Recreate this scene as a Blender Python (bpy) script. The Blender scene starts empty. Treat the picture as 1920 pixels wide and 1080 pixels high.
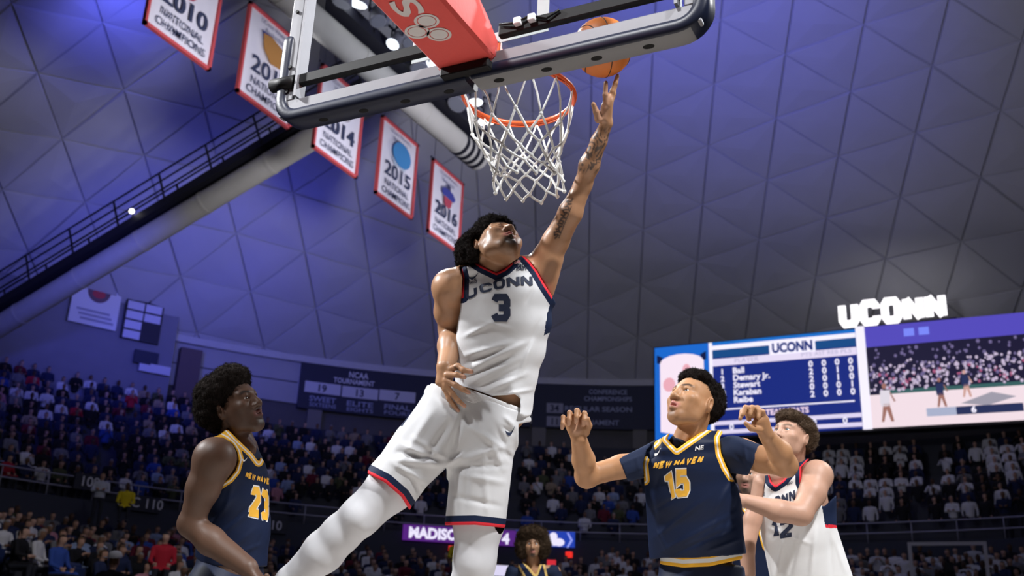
import bpy, bmesh, math, random
import numpy as np
from mathutils import Vector, Matrix
from mathutils.bvhtree import BVHTree

scene = bpy.context.scene
C0 = bpy.data.collections.new("arena"); scene.collection.children.link(C0)
random.seed(7); RNG = np.random.default_rng(7)
V = lambda *a: np.array(a, dtype=float)

# ------------------------------------------------------------------ camera
# World: X along the near baseline (right +), Y down the court, Z up.
# Near backboard's glass face is y = 0, its middle x = 0, the floor z = 0.
FPX, PCX, PCY = 1900.0, 960.0, 540.0
_up = V(220, -5240, 1900); _up /= np.linalg.norm(_up)
_yy = V(983, 731, 1900); _yy -= _up * _yy.dot(_up); _yy /= np.linalg.norm(_yy)
_xx = np.cross(_yy, _up)
RW = np.array([_xx, _yy, _up])                 # camera axes (right, down, forward) -> world
CAM = V(1.7, -3.0, 0.8)
def P(px, py, z):                               # pixel + distance along the lens axis -> world point
    return CAM + RW @ V((px - PCX) / FPX * z, (py - PCY) / FPX * z, z)
def ray(px, py): return RW @ V((px - PCX) / FPX, (py - PCY) / FPX, 1.0)
def D(x, y, z): return RW @ V(x, y, z)          # direction: right, down, away
def PIX(w):                                     # world points (n,3) -> px, py, depth
    q = (np.asarray(w, float) - CAM) @ RW
    return PCX + FPX * q[..., 0] / q[..., 2], PCY + FPX * q[..., 1] / q[..., 2], q[..., 2]
def at_height(px, py, h):
    r = ray(px, py); return CAM + r * ((h - CAM[2]) / r[2])
def at_x(px, py, X):
    r = ray(px, py); return CAM + r * ((X - CAM[0]) / r[0])
def at_y(px, py, Y):
    r = ray(px, py); return CAM + r * ((Y - CAM[1]) / r[1])

cam_d = bpy.data.cameras.new("camera"); cam = bpy.data.objects.new("camera", cam_d); C0.objects.link(cam)
cam_d.sensor_width = 36.0; cam_d.lens = 36.0 * FPX / 1920.0
cam_d.clip_start = 0.05; cam_d.clip_end = 300
_m = np.eye(4); _m[:3, 0] = RW @ V(1, 0, 0); _m[:3, 1] = RW @ V(0, -1, 0); _m[:3, 2] = RW @ V(0, 0, -1); _m[:3, 3] = CAM
cam.matrix_world = Matrix(_m.tolist())
cam_d.dof.use_dof = True; cam_d.dof.focus_distance = 4.3; cam_d.dof.aperture_fstop = 3.2
scene.camera = cam

# ------------------------------------------------------------------ world, exposure, large lights
w = bpy.data.worlds.new("arena_air"); scene.world = w; w.use_nodes = True
w.node_tree.nodes["Background"].inputs[0].default_value = (0.30, 0.32, 0.55, 1)
w.node_tree.nodes["Background"].inputs[1].default_value = 0.012
vs = scene.view_settings
vs.view_transform = 'Standard'; vs.look = 'None'; vs.gamma = 1.0; vs.use_curve_mapping = False; vs.exposure = 0.0

def spot(name, loc, target, energy, color=(1, 1, 1), size_deg=45, blend=.5, radius=.4):
    l = bpy.data.lights.new(name, 'SPOT'); l.energy = energy; l.color = color
    l.spot_size = math.radians(size_deg); l.spot_blend = blend; l.shadow_soft_size = radius
    o = bpy.data.objects.new(name, l); C0.objects.link(o); o.location = loc
    o.rotation_euler = (Vector(target) - Vector(loc)).to_track_quat('-Z', 'Y').to_euler()
    return o
# strobes and floods on the lighting catwalks, aimed at the near end of the court
FLOOD = (.98, .985, 1.0)
spot("court_flood", (9.0, -4.5, 13.0), (0.1, 0.9, 1.8), 14500, FLOOD, 26, .6, .5)
spot("court_flood", (-11.0, -3.5, 10.5), (-0.3, 0.5, 2.15), 12500, FLOOD, 15, .8, .5)
spot("court_flood", (-3.0, -9.0, 13.5), (0.0, 0.9, 1.8), 6000, FLOOD, 26, .6, .5)
spot("court_flood", (-9.0, 7.0, 14.0), (-0.2, 0.6, 2.2), 6000, FLOOD, 20, .7, .4)
spot("court_flood", (9.0, 13.0, 14.0), (0.3, 0.8, 2.0), 5500, FLOOD, 28, .6, .4)
spot("court_flood", (6.0, -1.0, 13.0), (-2.4, 5.9, 1.7), 11000, FLOOD, 12, .8, .4)
# blue wash thrown at the dome from the catwalks
BLUE = (.10, .12, 1.0)
spot("blue_wash", tuple(P(300, 570, 40)), tuple(P(320, 480, 52)), 750, BLUE, 160, 1.0, .3)
spot("blue_wash", tuple(P(560, 560, 41)), tuple(P(520, 470, 54)), 650, BLUE, 160, 1.0, .3)
spot("blue_wash", tuple(P(240, 40, 36)), tuple(P(180, 140, 50)), 520, BLUE, 150, 1.0, .3)
spot("blue_wash", (-7.0, 20.0, 17.0), tuple(at_height(1330, -20, 26.0)), 6000, BLUE, 85, 1.0, .3)
spot("blue_wash", (-24.0, 16.0, 12.0), tuple(at_height(200, 600, 13.0)), 1500, BLUE, 85, 1.0, .3)
# unseen fill spots, added to brighten the dome, the banners and the stands
spot("fill_spot", (-4.0, 14.0, 9.0), (-9.0, 27.0, 26.0), 3900, (.84, .84, 1.0), 150, 1.0, 1.0)
spot("fill_spot", (-5.0, 12.0, 13.5), (-14.0, 33.0, 4.0), 700, (.75, .78, 1.0), 120, 1.0, .8)
for y in (13.0, 19.5, 26.0): spot("fill_spot", (-12.0, y, 13.0), (-16.0, y + .6, 16.5), 850, (.93, .91, 1.0), 95, .8, .3)
spot("fill_spot", (-6.0, 8.0, 10.0), (-21.0, 13.0, 2.0), 1700, (.95, .92, .95), 60, 1.0, .6)
# ------------------------------------------------------------------ helpers: materials
MATS = {}
def mat(name, col, rough=.6, metal=0.0, emit=None, estr=1.0, noise=0.0, nscale=20.0, bump=0.0, bscale=200.0,
        spec=.5, trans=0.0, coat=0.0, sheen=0.0, sss=0.0, attr=None):
    if name in MATS: return MATS[name]
    m = bpy.data.materials.new(name); m.use_nodes = True; MATS[name] = m
    nt = m.node_tree; b = nt.nodes["Principled BSDF"]
    col = tuple(col) + ((1,) if len(col) == 3 else ())
    b.inputs["Base Color"].default_value = col; b.inputs["Roughness"].default_value = rough
    b.inputs["Metallic"].default_value = metal; b.inputs["Specular IOR Level"].default_value = spec
    b.inputs["Transmission Weight"].default_value = trans; b.inputs["Coat Weight"].default_value = coat
    b.inputs["Sheen Weight"].default_value = sheen
    if sss: b.inputs["Subsurface Weight"].default_value = sss; b.inputs["Subsurface Radius"].default_value = (.012, .005, .003)
    src = None
    if attr:
        a = nt.nodes.new("ShaderNodeAttribute"); a.attribute_name = attr; src = a.outputs["Color"]
        nt.links.new(src, b.inputs["Base Color"])
    tc = nt.nodes.new("ShaderNodeTexCoord")
    if noise:
        n = nt.nodes.new("ShaderNodeTexNoise"); n.inputs["Scale"].default_value = nscale; n.inputs["Detail"].default_value = 4
        nt.links.new(tc.outputs["Object"], n.inputs["Vector"])
        mp = nt.nodes.new("ShaderNodeMapRange"); mp.inputs[3].default_value = 1 - noise; mp.inputs[4].default_value = 1 + noise
        nt.links.new(n.outputs["Fac"], mp.inputs[0])
        mx = nt.nodes.new("ShaderNodeMix"); mx.data_type = 'RGBA'; mx.blend_type = 'MULTIPLY'; mx.inputs[0].default_value = 1
        if src: nt.links.new(src, mx.inputs[6])
        else: mx.inputs[6].default_value = col
        nt.links.new(mp.outputs[0], mx.inputs[7]); nt.links.new(mx.outputs[2], b.inputs["Base Color"])
    if bump:
        n2 = nt.nodes.new("ShaderNodeTexNoise"); n2.inputs["Scale"].default_value = bscale; n2.inputs["Detail"].default_value = 3
        nt.links.new(tc.outputs["Object"], n2.inputs["Vector"])
        bp = nt.nodes.new("ShaderNodeBump"); bp.inputs["Strength"].default_value = bump; bp.inputs["Distance"].default_value = .01
        nt.links.new(n2.outputs["Fac"], bp.inputs["Height"]); nt.links.new(bp.outputs[0], b.inputs["Normal"])
    if emit is not None:
        b.inputs["Emission Color"].default_value = tuple(emit) + (1,); b.inputs["Emission Strength"].default_value = estr
    return m

def cloth_mat(name, base, bands, rough=.75, bump=.15, bscale=350.0, sheen=.0):
    """Cloth whose printed trim follows the float attribute 'trim' (metres from the edge): bands = [(upto, colour), ...] then base."""
    if name in MATS: return MATS[name]
    m = mat(name, base, rough, bump=bump, bscale=bscale, sheen=0, spec=.14)
    nt = m.node_tree; b = nt.nodes["Principled BSDF"]
    a = nt.nodes.new("ShaderNodeAttribute"); a.attribute_name = "trim"
    cur = None; prev = tuple(base) + (1,)
    for upto, col in reversed(bands):
        lt = nt.nodes.new("ShaderNodeMath"); lt.operation = 'LESS_THAN'; lt.inputs[1].default_value = upto
        nt.links.new(a.outputs["Fac"], lt.inputs[0])
        mx = nt.nodes.new("ShaderNodeMix"); mx.data_type = 'RGBA'
        nt.links.new(lt.outputs[0], mx.inputs[0])
        if cur is None: mx.inputs[6].default_value = prev
        else: nt.links.new(cur, mx.inputs[6])
        mx.inputs[7].default_value = tuple(col) + (1,)
        cur = mx.outputs[2]
    if cur is not None: nt.links.new(cur, b.inputs["Base Color"])
    return m

# ------------------------------------------------------------------ helpers: objects
def tag(o, label=None, cat=None, group=None, kind=None):
    if label: o["label"] = label
    if cat: o["category"] = cat
    if group: o["group"] = group
    if kind: o["kind"] = kind
    return o
def setpar(o, parent):
    if parent is not None:
        o.parent = parent
        o.matrix_parent_inverse = Matrix.Translation(-Vector(parent.location)) if True else Matrix()
    return o
def empty(name, loc, label=None, cat=None, group=None, kind=None):
    o = bpy.data.objects.new(name, None); C0.objects.link(o); o.location = tuple(loc); o.empty_display_size = .1
    return tag(o, label, cat, group, kind)
def mesh(name, verts, faces, m, parent=None, smooth=False, midx=None):
    """One mesh object whose vertices are given in world space."""
    me = bpy.data.meshes.new(name)
    verts = np.asarray(verts, float)
    me.from_pydata([tuple(v) for v in verts], [], [tuple(f) for f in faces])
    for mm in (m if isinstance(m, (list, tuple)) else [m]): me.materials.append(mm)
    if midx is not None: me.polygons.foreach_set("material_index", np.asarray(midx, np.int32))
    if smooth: me.polygons.foreach_set("use_smooth", np.ones(len(me.polygons), bool))
    me.update()
    o = bpy.data.objects.new(name, me); C0.objects.link(o)
    return setpar(o, parent)

class MB:
    """collects simple solids, then links them as one mesh"""
    def __init__(s): s.v = []; s.f = []; s.mi = []
    def add(s, vs_, fs, mi=0):
        k = len(s.v); s.v += [tuple(map(float, p)) for p in vs_]; s.f += [tuple(i + k for i in f) for f in fs]; s.mi += [mi] * len(fs); return s
    def hexa(s, p, mi=0):   # 8 corners: bottom ring 0-3, top ring 4-7
        return s.add(p, [(3, 2, 1, 0), (4, 5, 6, 7), (0, 1, 5, 4), (1, 2, 6, 5), (2, 3, 7, 6), (3, 0, 4, 7)], mi)
    def box(s, lo, hi, mi=0):
        x0, y0, z0 = lo; x1, y1, z1 = hi
        return s.hexa([(x0, y0, z0), (x1, y0, z0), (x1, y1, z0), (x0, y1, z0), (x0, y0, z1), (x1, y0, z1), (x1, y1, z1), (x0, y1, z1)], mi)
    def bar(s, a, b, wd, ht, up=(0, 0, 1), mi=0):   # square bar from a to b
        a = np.array(a, float); b = np.array(b, float); d = b - a; d /= np.linalg.norm(d)
        u = np.array(up, float); r = np.cross(d, u); r /= np.linalg.norm(r); u = np.cross(r, d)
        q = [a + r * x * wd / 2 + u * y * ht / 2 for x, y in ((-1, -1), (1, -1), (1, 1), (-1, 1))]
        p = [x + (b - a) for x in q]
        return s.add(q + p, [(0, 1, 2, 3), (7, 6, 5, 4), (0, 4, 5, 1), (1, 5, 6, 2), (2, 6, 7, 3), (3, 7, 4, 0)], mi)
    def tube(s, pts, r, n=8, closed=False, mi=0, cap=True):
        pts = [np.array(p, float) for p in pts]; N = len(pts); k = len(s.v)
        rr = r if hasattr(r, '__len__') else [r] * N
        ref = None; vs_ = []
        for i in range(N):
            if closed: t = pts[(i + 1) % N] - pts[i - 1]
            else: t = pts[min(i + 1, N - 1)] - pts[max(i - 1, 0)]
            t = t / (np.linalg.norm(t) + 1e-9)
            if ref is None:
                ref = np.cross(t, (0, 0, 1));
                if np.linalg.norm(ref) < 1e-3: ref = np.cross(t, (1, 0, 0))
            ref = ref - t * ref.dot(t); ref /= np.linalg.norm(ref) + 1e-9
            bn = np.cross(t, ref)
            for j in range(n):
                a = 2 * math.pi * j / n; vs_.append(pts[i] + rr[i] * (math.cos(a) * ref + math.sin(a) * bn))
        fs = []
        for i in range(N if closed else N - 1):
            for j in range(n):
                i2 = (i + 1) % N
                fs.append((i * n + j, i * n + (j + 1) % n, i2 * n + (j + 1) % n, i2 * n + j))
        if not closed and cap: fs += [tuple(range(n))[::-1], tuple((N - 1) * n + j for j in range(n))]
        return s.add(vs_, fs, mi)
    def loft(s, rings, closed_ring=True, cap=True, mi=0):
        n = len(rings[0]); vs_ = [p for r in rings for p in r]; fs = []
        for i in range(len(rings) - 1):
            for j in range(n if closed_ring else n - 1):
                fs.append((i * n + j, i * n + (j + 1) % n, (i + 1) * n + (j + 1) % n, (i + 1) * n + j))
        if cap and closed_ring: fs += [tuple(range(n))[::-1], tuple((len(rings) - 1) * n + j for j in range(n))]
        return s.add(vs_, fs, mi)
    def build(s, name, m, parent=None, smooth=False, bevel=0):
        o = mesh(name, s.v, s.f, m, parent, smooth, s.mi if isinstance(m, (list, tuple)) else None)
        if bevel:
            md = o.modifiers.new("bevel", 'BEVEL'); md.width = bevel; md.segments = 2; md.limit_method = 'ANGLE'
        return o
def smooth_by_angle(o, deg=40):
    me = o.data; me.polygons.foreach_set("use_smooth", np.ones(len(me.polygons), bool))
    bm = bmesh.new(); bm.from_mesh(me)
    for e in bm.edges:
        if len(e.link_faces) == 2 and e.calc_face_angle(0) > math.radians(deg): e.smooth = False
    bm.to_mesh(me); bm.free(); return o

# ------------------------------------------------------------------ helpers: lettering
_tc = {}
def text_geo(body, bold=0.0, sx=1.0, spacing=1.0, shear=0.0):
    """(verts xy with height about 0..0.72 per unit size, tris) of a text line, centred in x, baseline 0"""
    key = (body, bold, sx, spacing, shear)
    if key in _tc: return _tc[key]
    cu = bpy.data.curves.new("t", 'FONT'); cu.body = body; cu.align_x = 'CENTER'; cu.size = 1.0; cu.offset = bold
    cu.resolution_u = 3; cu.space_character = spacing; cu.shear = shear; cu.fill_mode = 'FRONT' if cu.dimensions == '2D' else 'FULL'
    o = bpy.data.objects.new("t", cu); C0.objects.link(o)
    dg = bpy.context.evaluated_depsgraph_get(); dg.update()
    me = bpy.data.meshes.new_from_object(o.evaluated_get(dg))
    v = np.array([x.co[:2] for x in me.vertices]).reshape(-1, 2); f = [tuple(p.vertices) for p in me.polygons]
    v = v * V(sx, 1)
    bpy.data.objects.remove(o); bpy.data.curves.remove(cu); bpy.data.meshes.remove(me)
    _tc[key] = (v, f); return v, f
def text_on(name, body, origin, xd, yd, size, m, parent, off=.01, bold=.0, width=None, spacing=1.0, shear=0.0):
    """flat lettering: origin = baseline centre; size = cap height; xd, yd unit vectors; width squeezes the line"""
    v, f = text_geo(body, bold, 1.0, spacing, shear)
    s = size / .70; xs = s
    if width is not None:
        wv = v[:, 0].max() - v[:, 0].min(); xs = width / wv
    mid = (v[:, 0].max() + v[:, 0].min()) / 2
    xd = np.asarray(xd, float); yd = np.asarray(yd, float); n = np.cross(xd, yd); n /= np.linalg.norm(n)
    p = np.asarray(origin) + (v[:, :1] - mid) * xs * xd + v[:, 1:] * s * yd + n * off
    return mesh(name, p, f, m, parent)

GL = {  # blocky chamfered strokes in a unit box
 'U': [[(0, 1), (0, .2), (.2, 0), (.8, 0), (1, .2), (1, 1)]],
 'C': [[(1, .72), (1, .82), (.82, 1), (.18, 1), (0, .82), (0, .18), (.18, 0), (.82, 0), (1, .18), (1, .28)]],
 'O': [[(.2, 0), (.8, 0), (1, .2), (1, .8), (.8, 1), (.2, 1), (0, .8), (0, .2), 'c']],
 'N': [[(0, 0), (0, 1)], [(0, 1), (1, 0)], [(1, 0), (1, 1)]],
 '3': [[(0, .82), (.16, 1), (.84, 1), (1, .84), (1, .62), (.86, .5), (.35, .5)], [(.86, .5), (1, .38), (1, .16), (.84, 0), (.16, 0), (0, .18)]],
 '1': [[(.1, .78), (.5, 1), (.5, 0)]],
 '2': [[(0, .78), (0, .86), (.16, 1), (.84, 1), (1, .84), (1, .62), (0, .12), (0, 0), (1.08, 0)]],
 '5': [[(1, 1), (.08, 1), (.02, .52), (.2, .62), (.8, .62), (1, .46), (1, .16), (.82, 0), (.18, 0), (0, .16), (0, .24)]],
 'E': [[(1, 1), (0, 1), (0, 0), (1, 0)], [(0, .5), (.75, .5)]],
 'W': [[(0, 1), (.22, 0), (.5, .8), (.78, 0), (1, 1)]],
 'H': [[(0, 0), (0, 1)], [(1, 0), (1, 1)], [(0, .5), (1, .5)]],
 'A': [[(0, 0), (.5, 1), (1, 0)], [(.2, .32), (.8, .32)]],
 'V': [[(0, 1), (.5, 0), (1, 1)]],
 'S': [[(1, .8), (.84, 1), (.16, 1), (0, .84), (0, .62), (.16, .5), (.84, .5), (1, .38), (1, .16), (.84, 0), (.16, 0), (0, .2)]],
}
def stroke_poly(pl, wx, wy, seg=.12):
    """thick polyline -> (verts, quads); pl in glyph units already scaled"""
    closed = pl[-1] == 'c'
    p = [V(*q) for q in (pl[:-1] if closed else pl)]; n = len(p)
    out = []
    for i in range(n):
        d0 = p[i] - p[i - 1] if (closed or i > 0) else None
        d1 = p[(i + 1) % n] - p[i] if (closed or i < n - 1) else None
        if d0 is None: d0 = d1
        if d1 is None: d1 = d0
        d0 = d0 / np.linalg.norm(d0); d1 = d1 / np.linalg.norm(d1)
        n0 = V(-d0[1], d0[0]); n1 = V(-d1[1], d1[0]); mtr = n0 + n1; mtr /= np.linalg.norm(mtr)
        k = min(1.6, 1 / max(.35, mtr.dot(n0)))
        out.append(mtr * k * wx / 2)
    vs_, fs = [], []
    for i in range(n if closed else n - 1):
        j = (i + 1) % n; L = np.linalg.norm(p[j] - p[i]); m_ = max(1, int(L / seg))
        for q in range(m_):
            t0, t1 = q / m_, (q + 1) / m_
            c0 = p[i] * (1 - t0) + p[j] * t0; c1 = p[i] * (1 - t1) + p[j] * t1
            o0 = out[i] * (1 - t0) + out[j] * t0; o1 = out[i] * (1 - t1) + out[j] * t1
            k = len(vs_); vs_ += [c0 + o0, c0, c0 - o0, c1 + o1, c1, c1 - o1]
            fs += [(k + 1, k + 4, k + 3, k), (k + 2, k + 5, k + 4, k + 1)]
    return vs_, fs
def block_word(word, lw=.2, gap=.3, asp=.8, skew=0.0, extra=0.0):
    """2D geometry of a word in block strokes; height 1; returns verts (n,2), faces, width"""
    vs_, fs = [], []; x = 0
    for ch in word:
        if ch == ' ': x += .45; continue
        a = {'1': .45, 'W': 1.25 * asp, 'I': .2}.get(ch, asp)
        for pl in GL[ch]:
            pp = [q if q == 'c' else (x + lw / 2 + q[0] * (a - lw), lw / 2 + q[1] * (1 - lw)) for q in pl]
            v2, f2 = stroke_poly(pp, lw + extra, lw); k = len(vs_)
            vs_ += v2; fs += [tuple(i + k for i in f) for f in f2]
        x += a + gap * .6
    v = np.array(vs_); v[:, 0] += skew * v[:, 1]
    return v, fs, x - gap * .6
def quad_map(v, w, h, quad):
    """unit text coords -> pixel quad (tl, tr, br, bl) bilinear"""
    tl, tr, br, bl = [V(*q) for q in quad]
    s = (v[:, :1]) / w; t = v[:, 1:] / h
    return (bl * (1 - s) + br * s) * (1 - t) + (tl * (1 - s) + tr * s) * t
def cast_on(name, p2, faces, target, m, parent, off=.003, zmax=12.0):
    """lay flat print on the surface of a garment: each pixel point goes to where its sight line meets that garment"""
    bvh = target if isinstance(target, BVHTree) else bvh_of(target)
    out = []; ok = []
    for x, y in p2:
        d = Vector(ray(x, y)).normalized()
        hit = bvh.ray_cast(Vector(CAM), d, zmax)
        if hit[0] is None: out.append(None)
        else:
            nn = hit[1] if hit[1].dot(d) < 0 else -hit[1]
            out.append(np.array(hit[0] + nn * off - d * off * .5))
    fs = [f for f in faces if all(out[i] is not None for i in f)]
    vs_ = [o if o is not None else V(0, 0, 0) for o in out]
    used = sorted({i for f in fs for i in f}); mp = {u: k for k, u in enumerate(used)}
    return mesh(name, [vs_[u] for u in used], [tuple(mp[i] for i in f) for f in fs], m, parent)
def bvh_of(o):
    me = o.data; mw = o.matrix_world if o.parent is None else Matrix.Identity(4)
    off = Vector((0, 0, 0))
    return BVHTree.FromPolygons([v.co + off for v in me.vertices], [tuple(p.vertices) for p in me.polygons])
# ------------------------------------------------------------------ helpers: smooth bodies (implicit surface -> one mesh)
class Field:
    def __init__(s, lo, hi, h):
        s.h = h; s.lo = np.asarray(lo, float) - 3 * h; n = np.ceil((np.asarray(hi, float) - s.lo) / h).astype(int) + 4
        s.n = n; s.d = np.full(n, .2, np.float32)
    def _sub(s, lo, hi, pad):
        i0 = np.maximum(np.floor((lo - pad - s.lo) / s.h).astype(int), 0); i1 = np.minimum(np.ceil((hi + pad - s.lo) / s.h).astype(int) + 1, s.n)
        if np.any(i1 <= i0): return None
        ax = [(s.lo[k] + s.h * np.arange(i0[k], i1[k])).astype(np.float32) for k in range(3)]
        return tuple(slice(a, b) for a, b in zip(i0, i1)), ax[0][:, None, None], ax[1][None, :, None], ax[2][None, None, :]
    def add(s, prim, k=.02, sign=1):
        lo, hi, fn = prim; q = s._sub(lo, hi, max(k, 2 * s.h) + s.h)
        if q is None: return s
        sl, X, Y, Z = q; e = fn(X, Y, Z); d = s.d[sl]
        if sign > 0:
            m = np.minimum(d, e)
            if k > 0: hh = np.maximum(k - np.abs(d - e), 0); m = m - hh * hh / (4 * k)
        else:
            e = -e; m = np.maximum(d, e)
            if k > 0: hh = np.maximum(k - np.abs(d - e), 0); m = m + hh * hh / (4 * k)
        s.d[sl] = m; return s
    def cut(s, prim, k=.004): return s.add(prim, k, -1)
    def crease(s, a, b, wd, amp):
        """a soft fold along a line: amp > 0 raises, < 0 sinks"""
        a = np.asarray(a, float); b = np.asarray(b, float)
        q = s._sub(np.minimum(a, b), np.maximum(a, b), wd * 2.2)
        if q is None: return s
        sl, X, Y, Z = q; ba = b - a; L = ba.dot(ba)
        x, y, z = X - a[0], Y - a[1], Z - a[2]
        t = np.clip((x * ba[0] + y * ba[1] + z * ba[2]) / L, 0, 1)
        r2 = (x - t * ba[0]) ** 2 + (y - t * ba[1]) ** 2 + (z - t * ba[2]) ** 2
        s.d[sl] -= (amp * np.exp(-r2 / (wd * wd) * 1.5) * (.35 + 2.6 * t * (1 - t))).astype(np.float32); return s
    def fold(s, lines, z=4.3):
        """soft cloth folds along pixel lines (x0, y0, x1, y1, width m, height m), swept through depth"""
        idx, p = s.pts(np.abs(s.d) < .05); ii = tuple(idx.T); acc = np.zeros(len(idx)); x, y, zz = PIX(p)
        for x0, y0, x1, y1, wd, amp in lines:
            ex, ey = x1 - x0, y1 - y0; t = np.clip(((x - x0) * ex + (y - y0) * ey) / (ex * ex + ey * ey), 0, 1)
            r2 = ((x - x0 - t * ex) ** 2 + (y - y0 - t * ey) ** 2) * (zz / FPX) ** 2
            acc += amp * np.exp(-r2 / wd ** 2 * 1.5) * np.minimum(1, .25 + 3.4 * t * (1 - t))
        s.d[ii] -= acc.astype(np.float32); return s
    def pts(s, mask):
        idx = np.argwhere(mask); return idx, s.lo + idx * s.h
    def clip_px(s, poly, smooth=.0, band=.03):
        """keep only what lies inside a pixel outline, swept through depth"""
        mk = s.d < band; idx, p = s.pts(mk)
        e = poly_sd(p, poly).astype(np.float32); ii = tuple(idx.T)
        s.d[ii] = np.maximum(s.d[ii], e); return s
    def mesh(s):
        d = s.d; sg = d < 0
        c = [sg[a:s.n[0] - 1 + a, b:s.n[1] - 1 + b, e:s.n[2] - 1 + e] for a in (0, 1) for b in (0, 1) for e in (0, 1)]
        any_ = c[0].copy(); all_ = c[0].copy()
        for q in c[1:]: any_ |= q; all_ &= q
        act = np.argwhere(any_ & ~all_)
        corners = [(a, b, e) for a in (0, 1) for b in (0, 1) for e in (0, 1)]
        val = np.stack([d[act[:, 0] + a, act[:, 1] + b, act[:, 2] + e] for a, b, e in corners], 1)
        acc = np.zeros((len(act), 3)); cnt = np.zeros(len(act))
        for i, ca in enumerate(corners):
            for j, cb in enumerate(corners):
                if j > i and sum(abs(x - y) for x, y in zip(ca, cb)) == 1:
                    va, vb = val[:, i], val[:, j]; m_ = (va < 0) != (vb < 0)
                    t = va[m_] / (va[m_] - vb[m_])
                    acc[m_] += np.array(ca) + t[:, None] * (np.array(cb) - np.array(ca)); cnt[m_] += 1
        vid = np.full(np.array(s.n) - 1, -1, np.int32); vid[tuple(act.T)] = np.arange(len(act))
        verts = s.lo + s.h * (act + acc / cnt[:, None])
        quads = []
        for ax in range(3):
            u, w_ = (ax + 1) % 3, (ax + 2) % 3
            sl0 = [slice(1, s.n[k] - 1) for k in range(3)]; sl0[ax] = slice(0, s.n[ax] - 1); sl1 = list(sl0); sl1[ax] = slice(1, s.n[ax])
            A, B = sg[tuple(sl0)], sg[tuple(sl1)]
            e = np.argwhere(A != B)
            if not len(e): continue
            flip = A[tuple(e.T)]
            base = e.copy(); base[:, u] += 1; base[:, w_] += 1
            def cell(du, dw):
                q = base.copy(); q[:, u] -= du; q[:, w_] -= dw; return vid[tuple(q.T)]
            q4 = np.stack([cell(0, 0), cell(1, 0), cell(1, 1), cell(0, 1)], 1)
            q4 = np.where(flip[:, None], q4, q4[:, ::-1]); quads.append(q4)
        return verts, np.concatenate(quads)

def largest_piece(verts, quads):
    """drop stray crumbs and closed inner pockets"""
    lab = np.arange(len(verts)); e = np.concatenate([quads[:, [0, 1]], quads[:, [1, 2]], quads[:, [2, 3]], quads[:, [3, 0]]])
    for _ in range(400):
        m = np.minimum(lab[e[:, 0]], lab[e[:, 1]]); new = lab.copy(); np.minimum.at(new, e[:, 0], m); np.minimum.at(new, e[:, 1], m)
        np.minimum.at(new, lab[e[:, 0]], m); np.minimum.at(new, lab[e[:, 1]], m); new = new[new]; new = new[new]
        if np.array_equal(new, lab): break
        lab = new
    u, c = np.unique(lab, return_counts=True); keep = lab == u[c.argmax()]
    mp = np.cumsum(keep) - 1; qk = keep[quads[:, 0]]
    return verts[keep], mp[quads[qk]]
def np_mesh(name, verts, quads, m, parent=None, smooth=True, relax=2, attrs=None, colors=None):
    verts = np.asarray(verts, np.float64)
    if name in ("body", "jersey", "shorts", "leggings", "undershirt", "waistband"): verts, quads = largest_piece(verts, quads)
    e = np.concatenate([quads[:, [0, 1]], quads[:, [1, 2]], quads[:, [2, 3]], quads[:, [3, 0]]])
    for _ in range(relax):
        acc = np.zeros_like(verts); cn = np.zeros(len(verts))
        for k in range(3):
            acc[:, k] = np.bincount(e[:, 0], verts[e[:, 1], k], len(verts)) + np.bincount(e[:, 1], verts[e[:, 0], k], len(verts))
        cn = np.bincount(e[:, 0], minlength=len(verts)) + np.bincount(e[:, 1], minlength=len(verts))
        verts = verts * .5 + .5 * acc / np.maximum(cn, 1)[:, None]
    me = bpy.data.meshes.new(name); nv, nf = len(verts), len(quads)
    me.vertices.add(nv); me.vertices.foreach_set("co", verts.astype(np.float32).ravel())
    me.loops.add(nf * 4); me.loops.foreach_set("vertex_index", quads.astype(np.int32).ravel())
    me.polygons.add(nf); me.polygons.foreach_set("loop_start", np.arange(0, nf * 4, 4, dtype=np.int32))
    me.polygons.foreach_set("use_smooth", np.full(nf, smooth))
    me.update(calc_edges=True); me.validate()
    for mm in (m if isinstance(m, (list, tuple)) else [m]): me.materials.append(mm)
    for k, fn in (attrs or {}).items():
        a = me.attributes.new(k, 'FLOAT', 'POINT'); a.data.foreach_set("value", np.asarray(fn(verts), np.float32))
    if colors is not None:
        col = np.ones((nv, 4), np.float32); col[:, :3] = colors(verts)
        a = me.color_attributes.new("tint", 'FLOAT_COLOR', 'POINT'); a.data.foreach_set("color", col.ravel())
    o = bpy.data.objects.new(name, me); C0.objects.link(o)
    return setpar(o, parent)

def poly_sd(p, poly):
    """signed distance in metres (about) from world points to a pixel polygon, negative inside"""
    x, y, z = PIX(p); n = len(poly); dd = np.full(len(x), 1e9); ins = np.zeros(len(x), bool)
    for i in range(n):
        ax, ay = poly[i]; bx, by = poly[(i + 1) % n]; ex, ey = bx - ax, by - ay
        t = np.clip(((x - ax) * ex + (y - ay) * ey) / (ex * ex + ey * ey + 1e-9), 0, 1)
        dd = np.minimum(dd, (x - ax - t * ex) ** 2 + (y - ay - t * ey) ** 2)
        cr = ((ay > y) != (by > y)) & (x < ex * (y - ay) / (ey + 1e-12) + ax); ins ^= cr
    return np.sqrt(dd) * np.where(ins, -1, 1) * z / FPX
def line_d(p, pl):
    """distance in metres (about) from world points to an open pixel polyline"""
    x, y, z = PIX(p); dd = np.full(len(x), 1e9)
    for (ax, ay), (bx, by) in zip(pl[:-1], pl[1:]):
        ex, ey = bx - ax, by - ay
        t = np.clip(((x - ax) * ex + (y - ay) * ey) / (ex * ex + ey * ey + 1e-9), 0, 1)
        dd = np.minimum(dd, (x - ax - t * ex) ** 2 + (y - ay - t * ey) ** 2)
    return np.sqrt(dd) * z / FPX

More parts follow.
